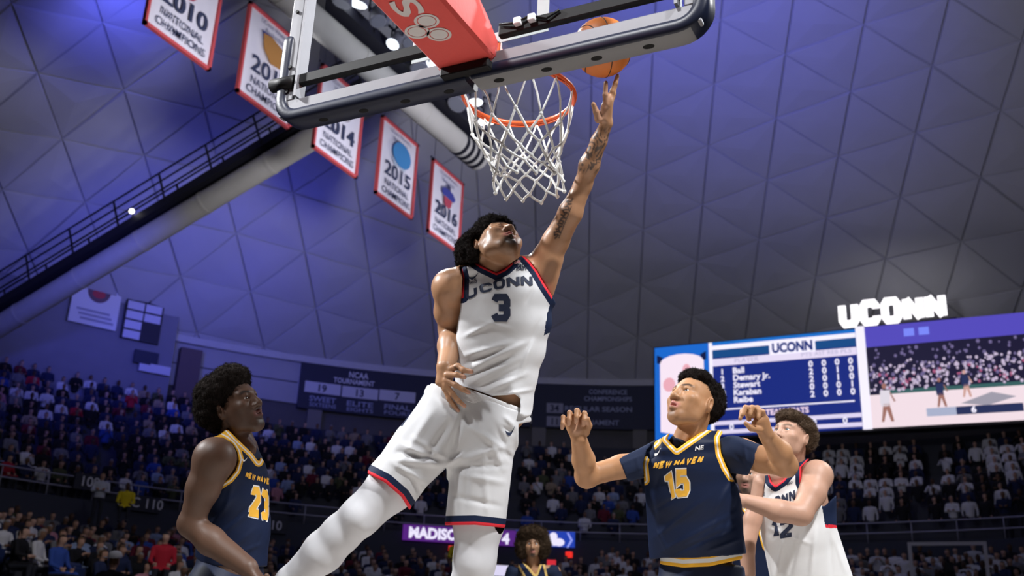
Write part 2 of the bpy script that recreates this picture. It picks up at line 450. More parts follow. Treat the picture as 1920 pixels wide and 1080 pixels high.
def rc(a, b, r1, r2=None):
    """tapered limb"""
    a = np.asarray(a, float); b = np.asarray(b, float); r2 = r1 if r2 is None else r2; ba = b - a; L = max(ba.dot(ba), 1e-9)
    lo = np.minimum(a - r1, b - r2); hi = np.maximum(a + r1, b + r2)
    def fn(X, Y, Z):
        x, y, z = X - a[0], Y - a[1], Z - a[2]
        t = np.clip((x * ba[0] + y * ba[1] + z * ba[2]) / L, 0, 1)
        return np.sqrt((x - t * ba[0]) ** 2 + (y - t * ba[1]) ** 2 + (z - t * ba[2]) ** 2) - (r1 + (r2 - r1) * t)
    return lo, hi, fn
def ec(a, b, wd, w1, d1, w2, d2):
    """limb with an oval section: half-width w along wd, half-depth d across it"""
    a = np.asarray(a, float); b = np.asarray(b, float); ba = b - a; L = np.linalg.norm(ba); ax = ba / L
    u = np.asarray(wd, float); u = u - ax * u.dot(ax); u /= np.linalg.norm(u); v = np.cross(ax, u)
    R = max(w1, d1, w2, d2); lo = np.minimum(a, b) - R; hi = np.maximum(a, b) + R
    def fn(X, Y, Z):
        x, y, z = X - a[0], Y - a[1], Z - a[2]
        s_ = x * ax[0] + y * ax[1] + z * ax[2]; t = np.clip(s_ / L, 0, 1)
        uu = x * u[0] + y * u[1] + z * u[2]; vv = x * v[0] + y * v[1] + z * v[2]; ss = s_ - t * L
        W = w1 + (w2 - w1) * t; Dp = d1 + (d2 - d1) * t
        k0 = np.sqrt((uu / W) ** 2 + (vv / Dp) ** 2 + (ss / Dp) ** 2)
        k1 = np.sqrt((uu / W ** 2) ** 2 + (vv / Dp ** 2) ** 2 + (ss / Dp ** 2) ** 2) + 1e-6
        return k0 * (k0 - 1) / k1
    return lo, hi, fn
def el(c, axes, rad):
    """ellipsoid"""
    c = np.asarray(c, float); A = [np.asarray(q, float) / np.linalg.norm(q) for q in axes]; R = max(rad)
    def fn(X, Y, Z):
        x, y, z = X - c[0], Y - c[1], Z - c[2]; k0 = 0; k1 = 0
        for q, r in zip(A, rad):
            e = x * q[0] + y * q[1] + z * q[2]; k0 = k0 + (e / r) ** 2; k1 = k1 + (e / r ** 2) ** 2
        k0 = np.sqrt(k0); return k0 * (k0 - 1) / (np.sqrt(k1) + 1e-6)
    return c - R, c + R, fn
def chain(F_, pts, rad, k=.015):
    for i in range(len(pts) - 1): F_.add(rc(pts[i], pts[i + 1], rad[i], rad[i + 1]), k)
def bounds(pts, pad):
    p = np.array(pts); return p.min(0) - pad, p.max(0) + pad
def vdist(p, a, b=None):
    """distance of points to a segment"""
    a = np.asarray(a, float); b = a if b is None else np.asarray(b, float); ba = b - a; L = max(ba.dot(ba), 1e-12)
    t = np.clip(((p - a) @ ba) / L, 0, 1); return np.linalg.norm(p - a - t[:, None] * ba, axis=1)
# ------------------------------------------------------------------ the building
K = V(-5.8, 15.5)                 # axis of the round hall
RB, ZB = 32.6, 14.67              # springing of the dome
def cyl(th, r, z): return V(K[0] + r * math.sin(th), K[1] + r * math.cos(th), z)
def hit_cyl(px, py, r):
    d = ray(px, py); o = CAM[:2] - K; a = d[:2] @ d[:2]; b = 2 * o @ d[:2]; c = o @ o - r * r
    t = (-b + math.sqrt(b * b - 4 * a * c)) / (2 * a); q = CAM + t * d
    return math.atan2(q[0] - K[0], q[1] - K[1]), q[2]

# floor: maple court with a navy surround
m_wood = mat("court_maple", (.50, .455, .41), .28, noise=.12, nscale=2.0, coat=.3)
m_conc = mat("dark_concrete", (.055, .058, .075), .9, noise=.25, nscale=1.5)
fl = MB(); fl.box((-40, -20, -.2), (30, 52, 0)); tag(fl.build("floor", m_wood), kind="structure")

# dome: one geodesic shell, each triangular panel its own piece
DOME_R = 46.0; DZ = ZB - math.sqrt(DOME_R ** 2 - RB ** 2); DC = V(K[0], K[1], DZ)
m_panel = mat("dome_panel_fabric", (.50, .50, .53), .85, noise=.06, nscale=.8, bump=.25, bscale=3.0)
def ico():
    v = [V(0, 0, 1)]; a = math.atan(.5)
    for k in range(5): v.append(V(math.cos(a) * math.cos(k * 1.256637), math.cos(a) * math.sin(k * 1.256637), math.sin(a)))
    for k in range(5): v.append(V(math.cos(a) * math.cos((k + .5) * 1.256637), math.cos(a) * math.sin((k + .5) * 1.256637), -math.sin(a)))
    f = [(0, 1 + k, 1 + (k + 1) % 5) for k in range(5)] + [(1 + k, 6 + k, 1 + (k + 1) % 5) for k in range(5)] + [(6 + k, 6 + (k + 1) % 5, 1 + (k + 1) % 5) for k in range(5)]
    return v, f
def rotz(p, a): return V(p[0] * math.cos(a) - p[1] * math.sin(a), p[0] * math.sin(a) + p[1] * math.cos(a), p[2])
DOME_TURN, FREQ = math.radians(40), 18
def panel_geo(a, b, c, seed):
    rr = random.Random(seed); cen = (a + b + c) / 3; rad = (cen - DC); rad /= np.linalg.norm(rad)
    tri = [a, b, c]; out = [p + rad * .09 for p in tri]
    ins = [p + (cen - p) * .055 + rad * rr.uniform(-.035, .035) for p in tri]
    mids = [(ins[i] + ins[(i + 1) % 3]) / 2 - rad * .03 for i in range(3)]
    ce = cen - rad * .09
    v = out + ins + mids + [ce]
    f = []
    for i in range(3):
        j = (i + 1) % 3
        f += [(i, j, 3 + j), (i, 3 + j, 6 + i), (i, 6 + i, 3 + i), (3 + i, 6 + i, 9), (6 + i, 3 + j, 9)]
    return v, f
ceil_ring = MB()
NS = 96
for r0, r1, z0, z1 in ((RB - .35, RB + .5, ZB - .28, ZB + .05),):
    th = [math.radians(-110 + 170 * k / NS) for k in range(NS + 1)]
    ceil_ring.loft([[cyl(t, r0, z0), cyl(t, r1, z0), cyl(t, r1, z1), cyl(t, r0, z1)] for t in th])
ceiling = tag(ceil_ring.build("ceiling", mat("cornice_white", (.55, .55, .58), .7, noise=.08, nscale=3)), kind="structure")
iv, ifc = ico(); rest = MB(); cand = []
for fi, (i0, i1, i2) in enumerate(ifc):
    A, B, Cc = iv[i0], iv[i1], iv[i2]; grid = {}
    for i in range(FREQ + 1):
        for j in range(FREQ + 1 - i):
            p = A * (FREQ - i - j) + B * i + Cc * j; p = p / np.linalg.norm(p); grid[i, j] = DC + DOME_R * rotz(p, DOME_TURN)
    for i in range(FREQ):
        for j in range(FREQ - i):
            ts = [(grid[i, j], grid[i + 1, j], grid[i, j + 1])]
            if i + j < FREQ - 1: ts.append((grid[i + 1, j], grid[i + 1, j + 1], grid[i, j + 1]))
            for t in ts:
                if max(p[2] for p in t) < ZB - .2: continue
                q = np.array(t); x, y, z = PIX(q); cz = z.mean()
                inview = cz > 5 and x.max() > 20 and x.min() < 1900 and y.max() > 0 and y.min() < 760
                area = abs((x[1] - x[0]) * (y[2] - y[0]) - (x[2] - x[0]) * (y[1] - y[0])) if inview else 0
                cand.append((area, t))
cand.sort(key=lambda c: -c[0])
for k, (area, t) in enumerate(cand):
    v_, f_ = panel_geo(*t, k)
    if k < 300 and area > 0: mesh("dome_panel", v_, f_, m_panel, ceiling)
    else: rest.add(v_, f_)
tag(rest.build("dome_panels_beyond", m_panel, ceiling), kind="stuff")

# round wall under the dome
m_wall = mat("hall_wall_paint", (.42, .42, .46), .85, noise=.08, nscale=1.2)
m_dwall = mat("dark_block_wall", (.11, .105, .11), .9, noise=.15, nscale=2.0)
def arc_wall(name, t0, t1, r, z0, z1, thick, m, parent=None, n=40, kind=None):
    b = MB(); b.loft([[cyl(t, r, z0), cyl(t, r + thick, z0), cyl(t, r + thick, z1), cyl(t, r, z1)] for t in np.linspace(t0, t1, n)])
    o = b.build(name, m, parent)
    if kind: tag(o, kind=kind)
    return o
rad = math.radians
th_l = hit_cyl(318, 650, RB)[0]; th_b = hit_cyl(560, 700, RB)[0]
arc_wall("wall_far", rad(-110), rad(60), RB + .15, 9.0, 12.35, .4, m_dwall, kind="structure")
wb = arc_wall("wall_band", rad(-110), rad(60), RB, 12.3, ZB - .2, .4, m_wall, kind="structure")
b = MB(); b.loft([[cyl(t, RB - .04, 13.35), cyl(t, RB, 13.35), cyl(t, RB, 13.41), cyl(t, RB - .04, 13.41)] for t in np.linspace(th_l, th_b, 14)])
b.build("wall_seam", mat("seam_dark", (.08, .08, .1), .8), wb)
arc_wall("wall_left", rad(-112), th_l, RB - .9, 9.0, 19.5, .4, mat("side_wall_paint", (.22, .22, .27), .9, noise=.1, nscale=1.5), kind="structure")
# column on the pale wall
tcx = hit_cyl(352, 680, RB)[0]; b = MB()
b.hexa([cyl(tcx - .016, RB - .5, 10.5), cyl(tcx + .016, RB - .5, 10.5), cyl(tcx + .016, RB, 10.5), cyl(tcx - .016, RB, 10.5)] + [cyl(tcx - .016, RB - .5, 14.1), cyl(tcx + .016, RB - .5, 14.1), cyl(tcx + .016, RB, 14.1), cyl(tcx - .016, RB, 14.1)])
tag(b.build("trim_1", mat("column_brown", (.13, .09, .10), .8)), kind="structure")
for i, px in enumerate((585, 860, 1010, 1200)):
    t = hit_cyl(px, 810, RB)[0]; b = MB()
    b.hexa([cyl(t - .011, RB - .25, 9.5), cyl(t + .011, RB - .25, 9.5), cyl(t + .011, RB + .2, 9.5), cyl(t - .011, RB + .2, 9.5)] + [cyl(t - .011, RB - .25, 12.3), cyl(t + .011, RB - .25, 12.3), cyl(t + .011, RB + .2, 12.3), cyl(t - .011, RB + .2, 12.3)])
    tag(b.build("trim_%d" % (i + 2), mat("pilaster_tan", (.2, .19, .18), .85)), kind="structure")

# seating bowl: stepped tiers
def rho0(th):       # distance from the hall axis to the courtside rail in direction th
    dx, dy = math.sin(th), math.cos(th); best = 99
    for lim, c, d in ((-10.6, K[0], dx), (10.6, K[0], dx), (-6, K[1], dy), (29.2, K[1], dy)):
        if abs(d) > 1e-6:
            t = (lim - c) / d
            if t > 0: best = min(best, t)
    return best
T0, T1 = rad(-108), rad(58)
NLOW, NUP = 16, 12
def low_row(i, th): r0 = rho0(th); t = i / NLOW; return r0 + (22.0 - r0) * t, .35 + 3.15 * t
def up_row(i): return 23.5 + .70 * i, 5.35 + .47 * i
def tier(name, rows, m):
    b = MB(); ths = np.linspace(T0, T1, 70)
    for i in range(len(rows)):
        ring = []
        for t in ths:
            ra, za = rows[i](t); rb_ = rows[i + 1](t)[0] if i + 1 < len(rows) else ra + .9
            ring.append([cyl(t, ra, za - 1.2), cyl(t, rb_ + .05, za - 1.2), cyl(t, rb_ + .05, za), cyl(t, ra, za)])
        b.loft(ring)
    return tag(b.build(name, m), kind="structure")
tier("floor_lower_stand", [lambda t, i=i: low_row(i, t) for i in range(NLOW + 1)], m_conc)
tier("floor_upper_stand", [lambda t, i=i: up_row(i) for i in range(NUP + 1)], m_conc)
arc_wall("wall_fascia", T0, T1, 23.0, 3.4, 5.35, .45, mat("fascia_navy", (.03, .035, .06), .7), kind="structure", n=70)

# railing on the fascia
m_rail = mat("rail_grey", (.35, .35, .42), .45, metal=.3)
rl = empty("concourse_railing", cyl(rad(-30), 23.1, 5.35), "long grey metal railing along the front of the upper stand", "railing")
for z in (5.72, 6.1):
    b = MB(); b.tube([cyl(t, 23.15, z) for t in np.linspace(rad(-100), rad(40), 80)], .03, 6); b.build("rail", m_rail, rl, True)
pm = None
for t in np.linspace(rad(-95), rad(38), 34):
    b = MB(); b.tube([cyl(t, 23.15, 5.3), cyl(t, 23.15, 6.1)], .025, 6); b.build("post", m_rail, rl, True)

# ------------------------------------------------------------------ signs and boards on the walls
m_navy = mat("board_navy", (.012, .016, .05), .6)
m_white_print = mat("print_white", (.75, .75, .8), .7)
m_dim_print = mat("print_pale_blue", (.33, .36, .52), .7)
m_navy_print = mat("print_navy", (.015, .02, .06), .7)
def cyl_text(name, body, px, py, r, cap, m, parent, bold=.0, width=None):
    """lettering that follows the round wall"""
    t0, z0 = hit_cyl(px, py, r); v, f = text_geo(body, bold); s = cap / .7; xs = s
    if width: xs = width / (v[:, 0].max() - v[:, 0].min())
    return mesh(name, [cyl(t0 + (a - (v[:, 0].max() + v[:, 0].min()) / 2) * xs / r, r, z0 + (c - .35) * s) for a, c in v], f, m, parent)
def cyl_panel(name, x0, x1, py, r, h, m, parent, thick=.08, n=12):
    ta, z = hit_cyl(x0, py, r); tb, _ = hit_cyl(x1, py, r); zc = hit_cyl((x0 + x1) / 2, py, r)[1]
    return arc_wall(name, ta, tb, r, zc - h / 2, zc + h / 2, thick, m, parent, n)
RT = RB - .3
def long_board(x0, x1, label):
    ta, tb = hit_cyl(x0, 720, RT)[0], hit_cyl(x1, 720, RT)[0]; tm = (ta + tb) / 2
    e = empty("achievement_board", cyl(tm, RT, 12.1), label, "board", "achievement boards")
    arc_wall("panel", ta, tb, RT, 12.05, 14.42, .2, m_navy, e, 24)
    return e
bd = long_board(562, 884, "navy board with the NCAA tournament totals 19, 13 and 7 under the dome")
RX = RT - .02
cyl_text("lettering", "NCAA", 673, 704, RX, .30, m_white_print, bd, .02, 1.0)
cyl_text("lettering", "TOURNAMENT", 664, 716, RX, .26, m_white_print, bd, .02, 2.1)
for x, y, n_, a_, b_ in ((605, 728, "19", "SWEET", "SIXTEENS"), (675, 737, "13", "ELITE", "EIGHTS"), (745, 743, "7", "FINAL", "FOURS")):
    q = cyl_panel("number_plate", x - 34, x + 34, y, RX, .56, mat("plate_white", (.62, .62, .70), .6), bd, .03, 6)
    cyl_text("number", n_, x, y, RX - .02, .36, m_navy_print, q, .02)
    cyl_text("lettering", a_, x, y + 21, RX, .26, m_dim_print, bd, .02, 1.35)
    cyl_text("lettering", b_, x, y + 32, RX, .20, m_dim_print, bd, .01, 1.35)
bd2 = long_board(1000, 1228, "navy board with conference championship totals 34 and 11 left of scoreboard")
cyl_text("lettering", "CONFERENCE", 1140, 735, RX, .24, m_dim_print, bd2, .02, 2.0)
cyl_text("lettering", "CHAMPIONSHIPS", 1140, 748, RX, .24, m_dim_print, bd2, .02, 2.5)
for y, n_, t_, w_ in ((765, "34", "REGULAR SEASON", 3.5), (790, "11", "TOURNAMENT", 2.7)):
    q = cyl_panel("number_plate", 1025, 1056, y, RX, .52, mat("plate_dim", (.33, .33, .42), .6), bd2, .03, 4)
    cyl_text("number", n_, 1040, y, RX - .02, .34, m_navy_print, q, .02)
    cyl_text("lettering", t_, 1122 if y < 780 else 1112, y + 2, RX, .26, m_dim_print, bd2, .02, w_)
bd3 = long_board(888, 996, "plain narrow navy board between the two boards with numbers")

# boards hung on the left side wall
def flat_board(name, px, py, r, w_, h_, m, label, cat, group=None):
    t, z = hit_cyl(px, py, r); c = cyl(t, r, z); xd = V(math.cos(t), -math.sin(t), 0); zd = V(0, 0, 1); nn = np.cross(xd, zd)
    e = empty(name, c - zd * h_ / 2, label, cat, group); b = MB()
    b.hexa([c - xd * w_ / 2 - zd * h_ / 2 + nn * .05, c + xd * w_ / 2 - zd * h_ / 2 + nn * .05, c + xd * w_ / 2 - zd * h_ / 2 - nn * .05, c - xd * w_ / 2 - zd * h_ / 2 - nn * .05,
            c - xd * w_ / 2 + zd * h_ / 2 + nn * .05, c + xd * w_ / 2 + zd * h_ / 2 + nn * .05, c + xd * w_ / 2 + zd * h_ / 2 - nn * .05, c - xd * w_ / 2 + zd * h_ / 2 - nn * .05])
    b.build("panel", m, e)
    def at(u, v_): return c + xd * u * w_ / 2 + zd * v_ * h_ / 2 + nn * .05
    return e, at, xd, zd, nn
RS = RB - 1.1
e, at_, xd, zd, nn = flat_board("honor_banner", 181, 561, RS, 2.15, 2.55, mat("banner_white", (.72, .72, .78), .8), "white banner with round basketball emblem on the left side wall", "banner")
b = MB()
for j in range(2): pass
ring = [at_(.05, .3) + xd * .52 * math.cos(a) + zd * .56 * math.sin(a) + nn * .02 for a in np.linspace(0, 2 * math.pi, 24, endpoint=False)]
b.add(ring, [tuple(range(24))]); em = b.build("emblem", mat("emblem_brown", (.16, .10, .13), .8), e)
b = MB(); b.add([at_(.05, .18) + xd * .3 * math.cos(a) + zd * .2 * math.sin(a) + nn * .03 for a in np.linspace(0, 2 * math.pi, 16, endpoint=False)], [tuple(range(16))]); b.build("emblem_patch", mat("emblem_red", (.5, .06, .08), .8), em)
for k in range(3):
    b = MB(); p = at_(-.05 + .1 * k, -.52 - .16 * k) + nn * .02
    b.add([p - xd * .75, p + xd * .75, p + xd * .75 + zd * .1, p - xd * .75 + zd * .1], [(0, 1, 2, 3)]); b.build("print_line", mat("print_grey", (.35, .35, .45), .8), e)
b = MB(); p = at_(0, 1.0)
for k in range(7): b.bar(p + xd * (k - 3) * .3 + zd * .05, p + xd * (k - 3) * .3 + zd * .75, .05, .05)
b.bar(p - xd * 1.1 + zd * .75, p + xd * 1.1 + zd * .75, .07, .07); b.bar(p - xd * 1.1 + zd * .3, p + xd * 1.1 + zd * .3, .07, .07)
b.build("hanging_frame", mat("frame_black", (.015, .015, .03), .6), e)
e, at_, xd, zd, nn = flat_board("name_board", 270, 587, RS, 1.75, 2.75, mat("name_board_black", (.012, .012, .03), .6), "black board with six white name plates on the left side wall", "board")
for k, (u, v_) in enumerate([(-.5, .18), (-.5, -.16), (-.5, -.5), (-.5, -.84), (.5, .18), (.5, -.16)]):
    p = at_(u * .95, v_) + nn * .02; b = MB()
    b.hexa([p - xd * .38 - zd * .19, p + xd * .38 - zd * .19, p + xd * .38 - zd * .19 - nn * .02, p - xd * .38 - zd * .19 - nn * .02, p - xd * .38 + zd * .19, p + xd * .38 + zd * .19, p + xd * .38 + zd * .19 - nn * .02, p - xd * .38 + zd * .19 - nn * .02])
    b.build("name_plate", mat("plate_lilac", (.62, .62, .75), .7), e)
p = at_(-.25, .65) + nn * .02; b = MB(); b.add([p - xd * .08, p + xd * .1 - zd * .3, p + xd * .14 - zd * .2, p + zd * .25 - xd * .04], [(0, 1, 2, 3)]); b.build("mark", mat("plate_lilac", (.62, .62, .75)), e)
for (px, py, w_, h_, m, lb) in ((274, 671, 1.1, .62, m_navy, "small dark loudspeaker panel below the black name board"), (290, 692, 1.45, .4, mat("plate_lilac", (.62, .62, .75)), "small white sign under the dark panel on the left wall")):
    flat_board("wall_sign", px, py, RS, w_, h_, m, lb, "sign")
e, at_, xd, zd, nn = flat_board("wall_sign", 678, 827, RB - .4, 1.05, .32, mat("plate_dim2", (.42, .42, .55), .7), "small pale sign on dark wall below the 13 plate", "sign")
e, at_, xd, zd, nn = flat_board("wall_sign", 1116, 853, RB - .4, .8, .4, mat("plate_dim3", (.16, .16, .24), .7), "small dim sign on dark wall right of the long-arm player", "sign")

# section number signs and the LED ribbon on the fascia
for px, py, t_, lb in ((168, 905, "109", "leftmost section sign, 109, beside the man with folded arms"), (262, 944, "SEC 110", "section sign reading SEC 110 below the yellow jacket"), (512, 986, "110", "dim section sign 110 right behind the player wearing 23")):
    e, at_, xd, zd, nn = flat_board("section_sign", px, py, 22.9, 1.5 if "SEC" in t_ else 1.1, .55, mat("sign_dark", (.02, .022, .04), .6), lb, "sign", "section signs")
    text_on("lettering", t_, at_(0, -.55), xd, zd, .34, mat("print_grey2", (.8, .8, .85), .7), e, .07, .01)
def led(name, rgb, s): return mat(name, (0, 0, 0), .5, emit=rgb, estr=s)
rib = empty("ribbon_board", cyl(rad(-40), 22.8, 5.0), "purple and blue LED ribbon board behind the jumping player's legs", "screen")
cyl_panel("screen_purple", 755, 968, 1004, 22.75, .62, led("led_purple", (.085, .012, .20), 1.0), rib)
cyl_panel("screen_blue", 968, 1078, 1010, 22.75, .62, led("led_blue", (.01, .045, .42), 1.0), rib, n=6)
m_led_w = led("led_white", (.85, .80, 1.0), 1.0)
cyl_text("lettering", "MADISON", 822, 1001, 22.7, .40, m_led_w, rib, .05, 2.4)
cyl_text("lettering", "4", 948, 1010, 22.7, .40, m_led_w, rib, .05)
b = MB(); tt, zz = hit_cyl(1043, 1012, 22.7)
def fan(cx, cz, rx, rz): b.add([cyl(tt + (cx + rx * math.cos(a)) / 22.7, 22.68, zz + cz + rz * math.sin(a)) for a in np.linspace(0, 2 * math.pi, 14, endpoint=False)], [tuple(range(14))])
fan(-.12, .12, .17, .17); fan(-.3, .0, .1, .2); fan(.12, -.1, .22, .16); fan(-.1, -.1, .28, .15); b.build("cloud_mark", m_led_w, rib)
b = MB(); b.add([cyl(tt + x / 22.7, 22.68, zz + z) for x, z in ((.42, .3), (.5, .3), (.68, 0), (.5, -.3), (.42, -.3), (.58, 0))], [(0, 5, 2, 1), (5, 4, 3, 2)]); b.build("arrow_mark", led("led_pale", (.3, .35, .9), 1.0), rib)
# exit lights
for px, py, lb in ((848, 1029, "small red exit light below the purple ribbon board"), (1067, 1040, "small red exit light right of the curly haired player")):
    t, z = hit_cyl(px, py, 22.6); b = MB(); b.box(tuple(cyl(t, 22.6, z) - .12), tuple(cyl(t, 22.6, z) + .12)); tag(b.build("exit_light", led("led_red", (.9, .03, .02), 1.0), None, bevel=.03), lb, "light", "exit lights")
# courtside screens low behind the curly haired player
for px, py, w_, h_, m, lb in ((940, 1070, .95, .32, led("led_white2", (.8, .75, 1.0), .9), "white courtside screen left of the curly haired player"), (1034, 1056, .28, .2, led("led_red2", (.8, .03, .05), .8), "small red courtside screen right of the curly haired player")):
    flat_board("courtside_screen", px, py, 13.2 if px > 1000 else 13.0, w_, h_, m, lb, "screen")
# ------------------------------------------------------------------ video scoreboard on the far end
SBY = 42.0
X_, Z_ = V(1, 0, 0), V(0, 0, 1)
def sb(px, py, dy=0): return at_y(px, py, SBY + dy)
sbd = empty("video_scoreboard", (-4.5, SBY + .4, 10.4), "large lit video scoreboard with player statistics and game picture", "scoreboard")
b = MB(); b.box((-13.1, SBY + .05, 10.42), (4.2, SBY + .9, 15.05)); b.build("housing", mat("housing_black", (.02, .02, .025), .6), sbd)
def rect(name, x0, x1, z0, z1, m, parent, dy=0.0):
    b = MB(); b.box((x0, SBY - .04 + dy, z0), (x1, SBY + .02 + dy, z1)); return b.build(name, m, parent)
sl = led("screen_edge_blue", (.01, .14, .62), 1.0)
ZT, ZL = 14.98, 10.52
card = rect("portrait_screen", -13.02, -10.36, ZL, ZT, sl, sbd)
b = MB(); pts = [(-12.75, ZL + .35), (-11.7, ZL - .0 + .1), (-10.62, ZL + .35), (-10.62, 14.15)] + [(-11.7 + 1.06 * math.cos(a), 14.15 + .42 * math.sin(a)) for a in np.linspace(.25, 2.9, 8)] + [(-12.75, 14.15)]
b.add([(x, SBY - .06, z) for x, z in pts], [tuple(range(len(pts)))]); b.build("portrait_ground", led("screen_pink", (.95, .80, .92), 1.0), card)
b = MB()
for cx, cz, rx, rz in ((-11.45, 13.75, .2, .3), (-12.3, 13.1, .3, .35)): b.add([(cx + rx * math.cos(a), SBY - .08, cz + rz * math.sin(a)) for a in np.linspace(0, 6.28, 14, endpoint=False)], [tuple(range(14))])
b.build("portrait_figure", led("screen_rose", (.85, .42, .50), 1.0), card)
b = MB(); b.add([(x, SBY - .065, z) for x, z in ((-12.9, 14.2), (-12.75, 14.15), (-12.6, 14.45), (-12.9, 14.6))], [(0, 1, 2, 3)]); b.add([(x, SBY - .065, z) for x, z in ((-10.8, 14.45), (-10.62, 14.15), (-10.5, 14.2), (-10.5, 14.6))], [(0, 1, 2, 3)])
b.build("portrait_corner", led("screen_dark", (.005, .01, .06), 1.0), card)
mw = led("screen_white", (.9, .86, 1.0), 1.05)
rect("divider", -10.36, -10.20, ZL, ZT, mw, sbd, -.03)
st = rect("statistics_screen", -10.2, -3.72, ZL, ZT, led("screen_navy", (.008, .022, .21), 1.0), sbd)
rect("divider", -3.74, -3.36, ZL - .05, ZT + .1, mw, sbd, -.06)
rect("top_edge", -10.2, -3.74, 14.82, ZT, led("screen_blue_b", (.01, .16, .60), 1.0), st, -.02)
rect("title_bar", -10.2, -3.76, 14.60, 14.82, mw, st, -.02)
rect("title_strip", -10.2, -3.76, 14.22, 14.60, led("screen_teal", (.008, .07, .24), 1.0), st, -.02)
rect("title_plate", -7.55, -5.5, 14.12, 14.72, mw, st, -.03)
text_on("lettering", "UCONN", (-6.52, SBY - .07, 14.22), X_, Z_, .42, led("screen_navy2", (.01, .03, .2), 1.0), st, .02, .05, 1.8)
rect("column_bar", -10.2, -3.76, 13.82, 14.16, led("screen_lilac", (.80, .72, .92), 1.0), st, -.02)
gx = led("screen_grey", (.45, .42, .62), 1.0)
text_on("lettering", "PLAYER", (-8.6, SBY - .07, 13.90), X_, Z_, .2, gx, st, .02, 0, 1.1)
for k, t_ in enumerate(("PTS", "AST", "REB", "PLS")): text_on("lettering", t_, (-5.9 + k * .57, SBY - .07, 13.92), X_, Z_, .18, gx, st, .02, 0, .45)
rows_ = [("1", "Ball", "0000"), ("2", "Demary Jr.", "2010"), ("3", "Stewart", "2010"), ("11", "Karaban", "0001"), ("12", "Reibe", "2000")]
for k, (n_, nm, st_) in enumerate(rows_):
    z = 13.42 - k * .345
    text_on("lettering", n_, (-9.75, SBY - .07, z - .02), X_, Z_, .25, mw, st, .02, .03)
    v_, f_ = text_geo(nm, .03); wd = (v_[:, 0].max() - v_[:, 0].min()) * .27 / .7
    text_on("lettering", nm, (-9.25 + wd / 2, SBY - .07, z - .02), X_, Z_, .27, mw, st, .02, .03)
    for j, ch in enumerate(st_): text_on("lettering", ch, (-5.75 + j * .57, SBY - .07, z), X_, Z_, .27, mw, st, .02, .03)
rect("rule_line", -9.9, -4.0, 11.72, 11.78, mw, st, -.02)
text_on("lettering", "TEAM STATS", (-6.9, SBY - .07, 11.36), X_, Z_, .25, led("screen_pinkw", (.9, .7, .85), 1.0), st, .02, .04, 1.9)
for z in (11.03, 10.62): rect("rule_bar", -10.2, -3.76, z, z + .18, led("screen_lilac2", (.75, .68, .9), 1.0), st, -.02)
for x in (-9.4, -5.75, -4.45): text_on("lettering", "0", (x, SBY - .07, 10.78 if x < -5 else 10.78), X_, Z_, .27, mw, st, .02, .03)
vid = rect("game_screen", -3.36, 4.1, ZL, ZT + .05, led("screen_crowd_dark", (.012, .010, .035), 1.0), sbd)
rect("picture_ceiling", -3.36, 4.1, 14.1, ZT + .05, led("screen_violet", (.09, .07, .50), 1.0), vid, -.01)
rect("picture_court", -3.36, 4.1, ZL, 11.95, led("screen_court", (.90, .74, .80), 1.0), vid, -.01)
rect("picture_boards", -2.9, 4.1, 11.95, 12.12, led("screen_green", (.04, .12, .12), 1.0), vid, -.015)
rg = random.Random(3)
for nm, cl, n_, zr in (("picture_crowd", (.55, .46, .62), 230, (12.1, 13.4)), ("picture_crowd", (.16, .13, .28), 150, (12.4, 14.0)), ("picture_crowd", (.40, .10, .20), 40, (12.15, 13.0))):
    b = MB()
    for _ in range(n_):
        x = rg.uniform(-3.3, 4.05); z = rg.uniform(*zr); s = rg.uniform(.035, .08)
        b.add([(x + s * math.cos(a), SBY - .06, z + s * 1.2 * math.sin(a)) for a in np.linspace(0, 6.28, 7, endpoint=False)], [tuple(range(7))])
    tag(b.build(nm, led("screen_" + str(cl), cl, 1.0), vid), kind="stuff")
for x, z, w_, h_ in ((-1.75, 14.45, .42, .34), (-1.15, 14.45, .42, .34)): rect("picture_lamp", x, x + w_, z, z + h_, led("screen_blue_lamp", (.2, .25, .95), 1.0), vid, -.02)
def pic_player(x, z0, h, shirt, skin):
    def pl(pts, m, nm):
        b = MB(); b.add([(x + a * h, SBY - .075, z0 + c * h) for a, c in pts], [tuple(range(len(pts)))]); b.build(nm, m, vid)
    pl([(-.05, .45), (-.12, 0), (-.06, 0), (.02, .3), (.1, 0), (.17, 0), (.09, .45)], skin, "picture_player_legs")
    pl([(-.1, .38), (.11, .38), (.1, .5), (.13, .78), (-.1, .78), (-.12, .5)], shirt, "picture_player_kit")
    pl([(.1, .76), (.14, .72), (.24, .5), (.2, .48)], skin, "picture_player_arm")
    pl([(.0 + .055 * math.cos(a), .89 + .075 * math.sin(a)) for a in np.linspace(0, 6.28, 10, endpoint=False)], skin, "picture_player_head")
sk1, sk2 = led("screen_skin", (.35, .16, .13), 1.0), led("screen_skin2", (.62, .35, .3), 1.0)
pic_player(-2.75, 10.75, 1.75, led("screen_white_kit", (.75, .70, .78), 1.0), sk1)
pic_player(-.55, 11.25, 1.3, led("screen_navy_kit", (.02, .03, .10), 1.0), sk1)
pic_player(.45, 11.6, 1.2, led("screen_navy_kit", (.02, .03, .10), 1.0), sk2)
b = MB(); b.add([(x, SBY - .07, z) for x, z in ((.2, 11.35), (1.2, 11.2), (2.3, 11.5), (1.4, 11.75))], [(0, 1, 2, 3)]); b.build("picture_court_logo", led("screen_grey_logo", (.35, .33, .40), 1.0), vid)
rect("score_bug", -1.15, 2.5, 10.88, 11.22, led("screen_bug", (.02, .03, .10), 1.0), vid, -.03)
rect("score_bug_light", -1.15, .0, 10.88, 11.22, led("screen_bug2", (.40, .44, .6), 1.0), vid, -.04)
text_on("lettering", "6", (.66, SBY - .09, 10.93), X_, Z_, .26, mw, vid, .03, .04)
